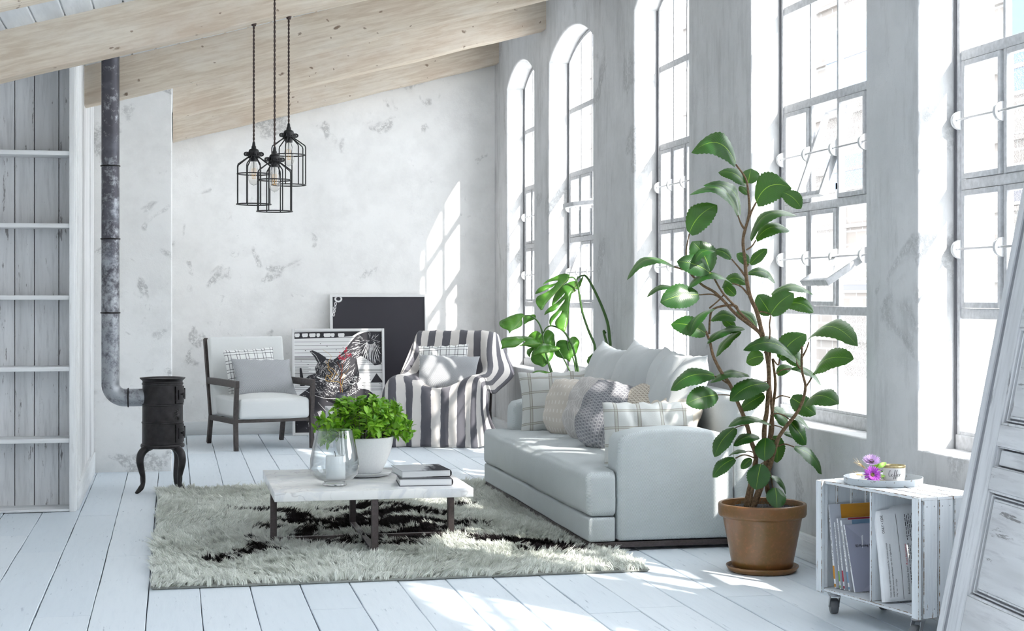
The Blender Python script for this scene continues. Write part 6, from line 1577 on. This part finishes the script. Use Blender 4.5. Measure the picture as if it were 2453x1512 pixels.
# tray, cup, flowers
def traymat():
    t = NT('chipped_enamel'); n = t.noise(48, 8, 0.78); k = t.ramp(n, [(0.585, 0.0), (0.615, 1.0)])
    c = t.mix(k, (0.46, 0.495, 0.525), (0.13, 0.09, 0.06)); return t.fin(c, 0.45, 0, t.bump(n, .15, .003))
M['tray'] = traymat(); M['trayin'] = plain('tray_inside_grey', (0.30, 0.29, 0.28), 0.5, 0.2, 0.5, 0.2, 50, 0.25)
tx_, ty_, tz_ = 2.792, 5.955, zb + 0.0008
tr = empty('tray', (tx_, ty_, tz_), 0, 'round chipped enamel tray on top of the crate', 'tray')
bm = bmesh.new(); lathe(bm, [(0, 0), (0.150, 0), (0.155, 0.004), (0.157, 0.028), (0.1545, 0.0285), (0.1525, 0.026), (0.151, 0.006), (0.148, 0.0035)], 72); mesh_from_bm('rim', bm, M['tray'], tr, 50)
bm = bmesh.new(); lathe(bm, [(0, 0.0036), (0.1505, 0.0036), (0.1505, 0.0028), (0, 0.0028)], 64); mesh_from_bm('base', bm, M['trayin'], tr, 50)
M['mugwhite'] = plain('mug_white', (0.84, 0.84, 0.84), 0.25); M['gold'] = plain('worn_gold_band', (0.45, 0.37, 0.20), 0.35, 0.6, 0.5, 0.2, 60, 0.3)
cz_ = tz_ + 0.0040
cu_ = empty('coffee_cup', (tx_ + 0.056, ty_ + 0.020, cz_), R_(-12), 'white cup lettered Coffee with a worn gold rim on the tray', 'cup')
CP = [(0, 0), (0.036, 0.0), (0.0405, 0.003), (0.0435, 0.020), (0.045, 0.040), (0.0455, 0.066)]
bm = bmesh.new(); lathe(bm, CP + [(0.0425, 0.066), (0.042, 0.04), (0.039, 0.008), (0, 0.006)], 48); mesh_from_bm('cup_body', bm, M['mugwhite'], cu_, 50)
bm = bmesh.new(); lathe(bm, [(0.0457, 0.058), (0.0461, 0.0665), (0.0455, 0.0675), (0.0425, 0.0675), (0.0420, 0.0665), (0.0420, 0.058)], 48, (0, 0, 0), True); mesh_from_bm('gold_rim', bm, M['gold'], cu_, 60)
bm = bmesh.new(); tube(bm, catmull([(-0.044, 0, 0.060), (-0.058, 0, 0.062), (-0.0655, 0, 0.050), (-0.062, 0, 0.030), (-0.050, 0, 0.014), (-0.042, 0, 0.010)], 6), 0.0036, 10); mesh_from_bm('handle', bm, M['mugwhite'], cu_, 60)
# cursive word drawn as pen strokes wrapped round the cup
STK = [[(8, 27), (9, 31), (7, 33), (3, 30), (0, 22), (-1, 13), (1, 6), (5, 5), (10, 9), (13, 14)], [(13, 14), (12, 9), (14, 6), (18, 7), (20, 12), (18, 16), (14, 15), (13, 12)], [(20, 12), (24, 13), (27, 20), (30, 30), (31, 35), (29, 36), (27, 28), (25, 12), (22, -2), (21, -6), (24, -5), (26, 2), (26, 8), (29, 10)], [(29, 10), (33, 15), (36, 26), (39, 33), (39, 36), (37, 35), (35, 26), (33, 10), (30, -3), (29, -6), (32, -5), (34, 2), (34, 8), (37, 10)], [(37, 10), (41, 12), (44, 15), (43, 17), (40, 15), (39, 10), (41, 6), (45, 7), (48, 10)], [(48, 10), (51, 12), (54, 15), (53, 17), (50, 15), (49, 10), (51, 6), (55, 7), (60, 12)]]
bm = bmesh.new()
for s in STK:
    P = catmull([Vector((x, y, 0)) for x, y in s], 5)
    def cw(p): 
        a = math.radians(-90) + (p.x - 30) * 0.00088 / 0.0455 - 0.10; z = 0.020 + p.y * 0.00088; rr = np.interp(z, [q[1] for q in CP[1:]], [q[0] for q in CP[1:]]) + 0.0004
        return Vector((rr * math.cos(a), rr * math.sin(a), z))
    for a, b in zip(P, P[1:]):
        d = (b - a); n = Vector((-d.y, d.x, 0)).normalized() * (0.45 + 0.65 * max(0, -d.y / (d.length + 1e-6)))
        bm.faces.new([bm.verts.new(cw(q)) for q in (a - n, b - n, b + n, a + n)])
mesh_from_bm('lettering', bm, M['ink'], cu_, 0)
M['petal'] = plain('purple_petal', (0.42, 0.10, 0.52), 0.6, 0, .3, 0, 60, .2); M['petal2'] = plain('lilac_white_petal', (0.66, 0.45, 0.74), 0.6, 0, .3, 0, 60, .25); M['fcentre'] = plain('flower_centre', (0.11, 0.10, 0.04), 0.8, 0, .3, .5, 200)
M['fstem'] = plain('flower_stem', (0.19, 0.36, 0.06), 0.5); M['wheat'] = plain('dry_wheat', (0.66, 0.50, 0.27), 0.7)
def aster(head, nrm, R, stem_pts, label, mat, leaves):
    o0 = Vector(head); r = empty('flower', o0, 0, label, 'flower', 'cut flowers in the tray'); nrm = Vector(nrm).normalized(); rot = Vector((0, 0, 1)).rotation_difference(nrm).to_matrix().to_4x4()
    rnd = random.Random(int(R * 1e5)); V = []; F = []; U = []
    for ring, (n, el, L) in enumerate(((26, 0.15, 1.0), (24, 0.45, .88), (18, 0.8, .7))):
        for k in range(n):
            a = 2 * PI * (k + rnd.uniform(-.3, .3)) / n; d = Vector((math.cos(a) * math.cos(el), math.sin(a) * math.cos(el), math.sin(el)))
            leaf_quad(V, F, U, Vector((d.x * R * .25, d.y * R * .25, 0.002 * ring)), d, Vector((0, 0, 1)), R * L * rnd.uniform(.68, .82), R * .15, -0.12, -0.3, 3)
    V = [(rot @ Vector(v).to_4d()).to_3d() for v in V]
    mesh_from_pydata('petals', V, F, mat, r, 180, U)
    bm = bmesh.new(); bmesh.ops.create_uvsphere(bm, u_segments=14, v_segments=8, radius=R * .30); 
    for v in bm.verts: v.co.z *= .55
    bmesh.ops.transform(bm, matrix=rot, verts=bm.verts); mesh_from_bm('centre', bm, M['fcentre'], r, 180)
    bm = bmesh.new(); tube(bm, catmull([Vector(p) - o0 for p in stem_pts], 6), 0.0022, 7); mesh_from_bm('stem', bm, M['fstem'], r, 180)
    V = []; F = []; U = []
    for b, d, L, W in leaves: leaf_quad(V, F, U, Vector(b) - o0, Vector(d), Vector((-.2, -1, .4)), L, W, .2, .2, 5)
    mesh_from_pydata('leaves', V, F, M['herb'], r, 180, U)
h1 = (2.722, 5.905, cz_ + 0.038); h2 = (2.742, 5.955, cz_ + 0.086)
aster(h1, (-0.25, -1, .12), 0.040, [h1, (2.735, 5.935, cz_ + .030), (2.79, 5.975, cz_ + .018), (2.87, 6.01, cz_ + .005)], 'deep purple aster facing out over the tray edge', M['petal'], [((2.742, 5.94, cz_ + .03), (.8, .1, .5), .045, .018), ((2.76, 5.95, cz_ + .025), (.9, -.1, .1), .04, .014)])
aster(h2, (-0.1, -.45, .9), 0.040, [h2, (2.760, 5.965, cz_ + .066), (2.80, 5.985, cz_ + .042), (2.88, 6.02, cz_ + .006)], 'pale lilac aster above the deep purple one in the tray', M['petal2'], [((2.757, 5.95, cz_ + .055), (.3, .0, .9), .045, .016), ((2.765, 5.955, cz_ + .06), (.9, 0, .45), .05, .020), ((2.765, 5.95, cz_ + .05), (.2, 0, -.8), .035, .018)])
def wheat(p0, p1, label):
    o0 = Vector(p0); r = empty('wheat_ear', o0, 0, label, 'wheat ear', 'wheat ears in the tray'); P0 = Vector((0, 0, 0)); P1 = Vector(p1) - o0; d = P1.normalized(); rnd = random.Random(4)
    bm = bmesh.new(); tube(bm, [P0, P1], 0.0011, 6); mesh_from_bm('stalk', bm, M['wheat'], r, 180)
    bm = bmesh.new()
    for k in range(14):
        t = .55 + .45 * k / 14; q = P0.lerp(P1, t); s = d.orthogonal().normalized(); s.rotate(Matrix.Rotation(k * 2.4, 3, d))
        e = q + d * .008 + s * .003; tube(bm, [q, (q + e) / 2 + s * .001, e], [.0008, .0022, .0006], 6); tube(bm, [e, e + d * .028 + s * .009 + Vector((0, 0, .002))], .00035, 4)
    mesh_from_bm('ear', bm, M['wheat'], r, 180)
wheat((2.765, 5.99, cz_ + .030), (2.690, 5.96, cz_ + .078), 'upper dry wheat ear behind the asters in the tray'); wheat((2.745, 5.985, cz_ + .024), (2.680, 5.955, cz_ + .036), 'lower dry wheat ear sticking out left of the tray')
M['napkin'] = plain('cream_napkin', (0.70, 0.62, 0.52), 0.85, 0, .2, .3, 60)
bm = bmesh.new()
for k in range(3): box(bm, -0.062 + k * .002, 0.062 - k * .003, -0.045 + k * .002, 0.045, 0.0003 + k * .0022, 0.0022 + k * .0022, .0008, 1)
np_ = mesh_from_bm('napkin', bm, M['napkin'], None, 35, (tx_ - 0.048, ty_ + 0.035, cz_), (0, 0, R_(18))); tag(np_, 'folded cream napkin lying in the tray under the flowers', 'napkin')

# ------------------------------------------------------------------ old panelled door leaning in front of the last window
P0 = Vector((2.584, 5.141, 0.0095)); s_ = Vector((-.080, -.9968, 0)).normalized(); h2_ = Vector((.200, -0.016, .980)); h2_ = (h2_ - s_ * h2_.dot(s_)).normalized(); n_ = s_.cross(h2_)
dr = empty('old_door', (0, 0, 0), 0, 'weathered white panelled door leaning against the window wall at the right edge', 'door')
dr.matrix_world = frame_xyz(P0, s_, h2_, n_)
DW, DH, th = 0.86, 2.22, 0.036
rails = [(0.0, 0.284), (0.652, 0.728), (0.801, 0.874), (1.210, 1.279), (1.72, 1.80), (2.08, DH)]
sx0, sx1 = 0.184, DW - 0.184
bm = bmesh.new()
for a, b in ((0.0, 0.043), (0.076, sx0), (sx1, DW - .076), (DW - .043, DW)): box(bm, a, b, 0, DH, -th, 0, 0.003, 2)
mesh_from_bm('stile', bm, M['door_v'], dr, 35)
bm = bmesh.new()
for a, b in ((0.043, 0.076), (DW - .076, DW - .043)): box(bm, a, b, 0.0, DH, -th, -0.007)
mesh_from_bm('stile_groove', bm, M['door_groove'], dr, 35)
for a, b in rails:
    bm = bmesh.new(); box(bm, sx0, sx1, a, b, -th, -0.001, 0.003, 2); mesh_from_bm('rail', bm, M['door'], dr, 35)
for (a, b), big in zip([(rails[i][1], rails[i + 1][0]) for i in range(5)], (1, 0, 1, 1, 1)):
    m = 0.046 if big else 0.014
    bm = bmesh.new(); box(bm, sx0 + m, sx1 - m, a + m * .75, b - m * .75, -th + .006, -0.012 if big else -0.016, 0.004, 2); mesh_from_bm('panel', bm, M['door'], dr, 35)
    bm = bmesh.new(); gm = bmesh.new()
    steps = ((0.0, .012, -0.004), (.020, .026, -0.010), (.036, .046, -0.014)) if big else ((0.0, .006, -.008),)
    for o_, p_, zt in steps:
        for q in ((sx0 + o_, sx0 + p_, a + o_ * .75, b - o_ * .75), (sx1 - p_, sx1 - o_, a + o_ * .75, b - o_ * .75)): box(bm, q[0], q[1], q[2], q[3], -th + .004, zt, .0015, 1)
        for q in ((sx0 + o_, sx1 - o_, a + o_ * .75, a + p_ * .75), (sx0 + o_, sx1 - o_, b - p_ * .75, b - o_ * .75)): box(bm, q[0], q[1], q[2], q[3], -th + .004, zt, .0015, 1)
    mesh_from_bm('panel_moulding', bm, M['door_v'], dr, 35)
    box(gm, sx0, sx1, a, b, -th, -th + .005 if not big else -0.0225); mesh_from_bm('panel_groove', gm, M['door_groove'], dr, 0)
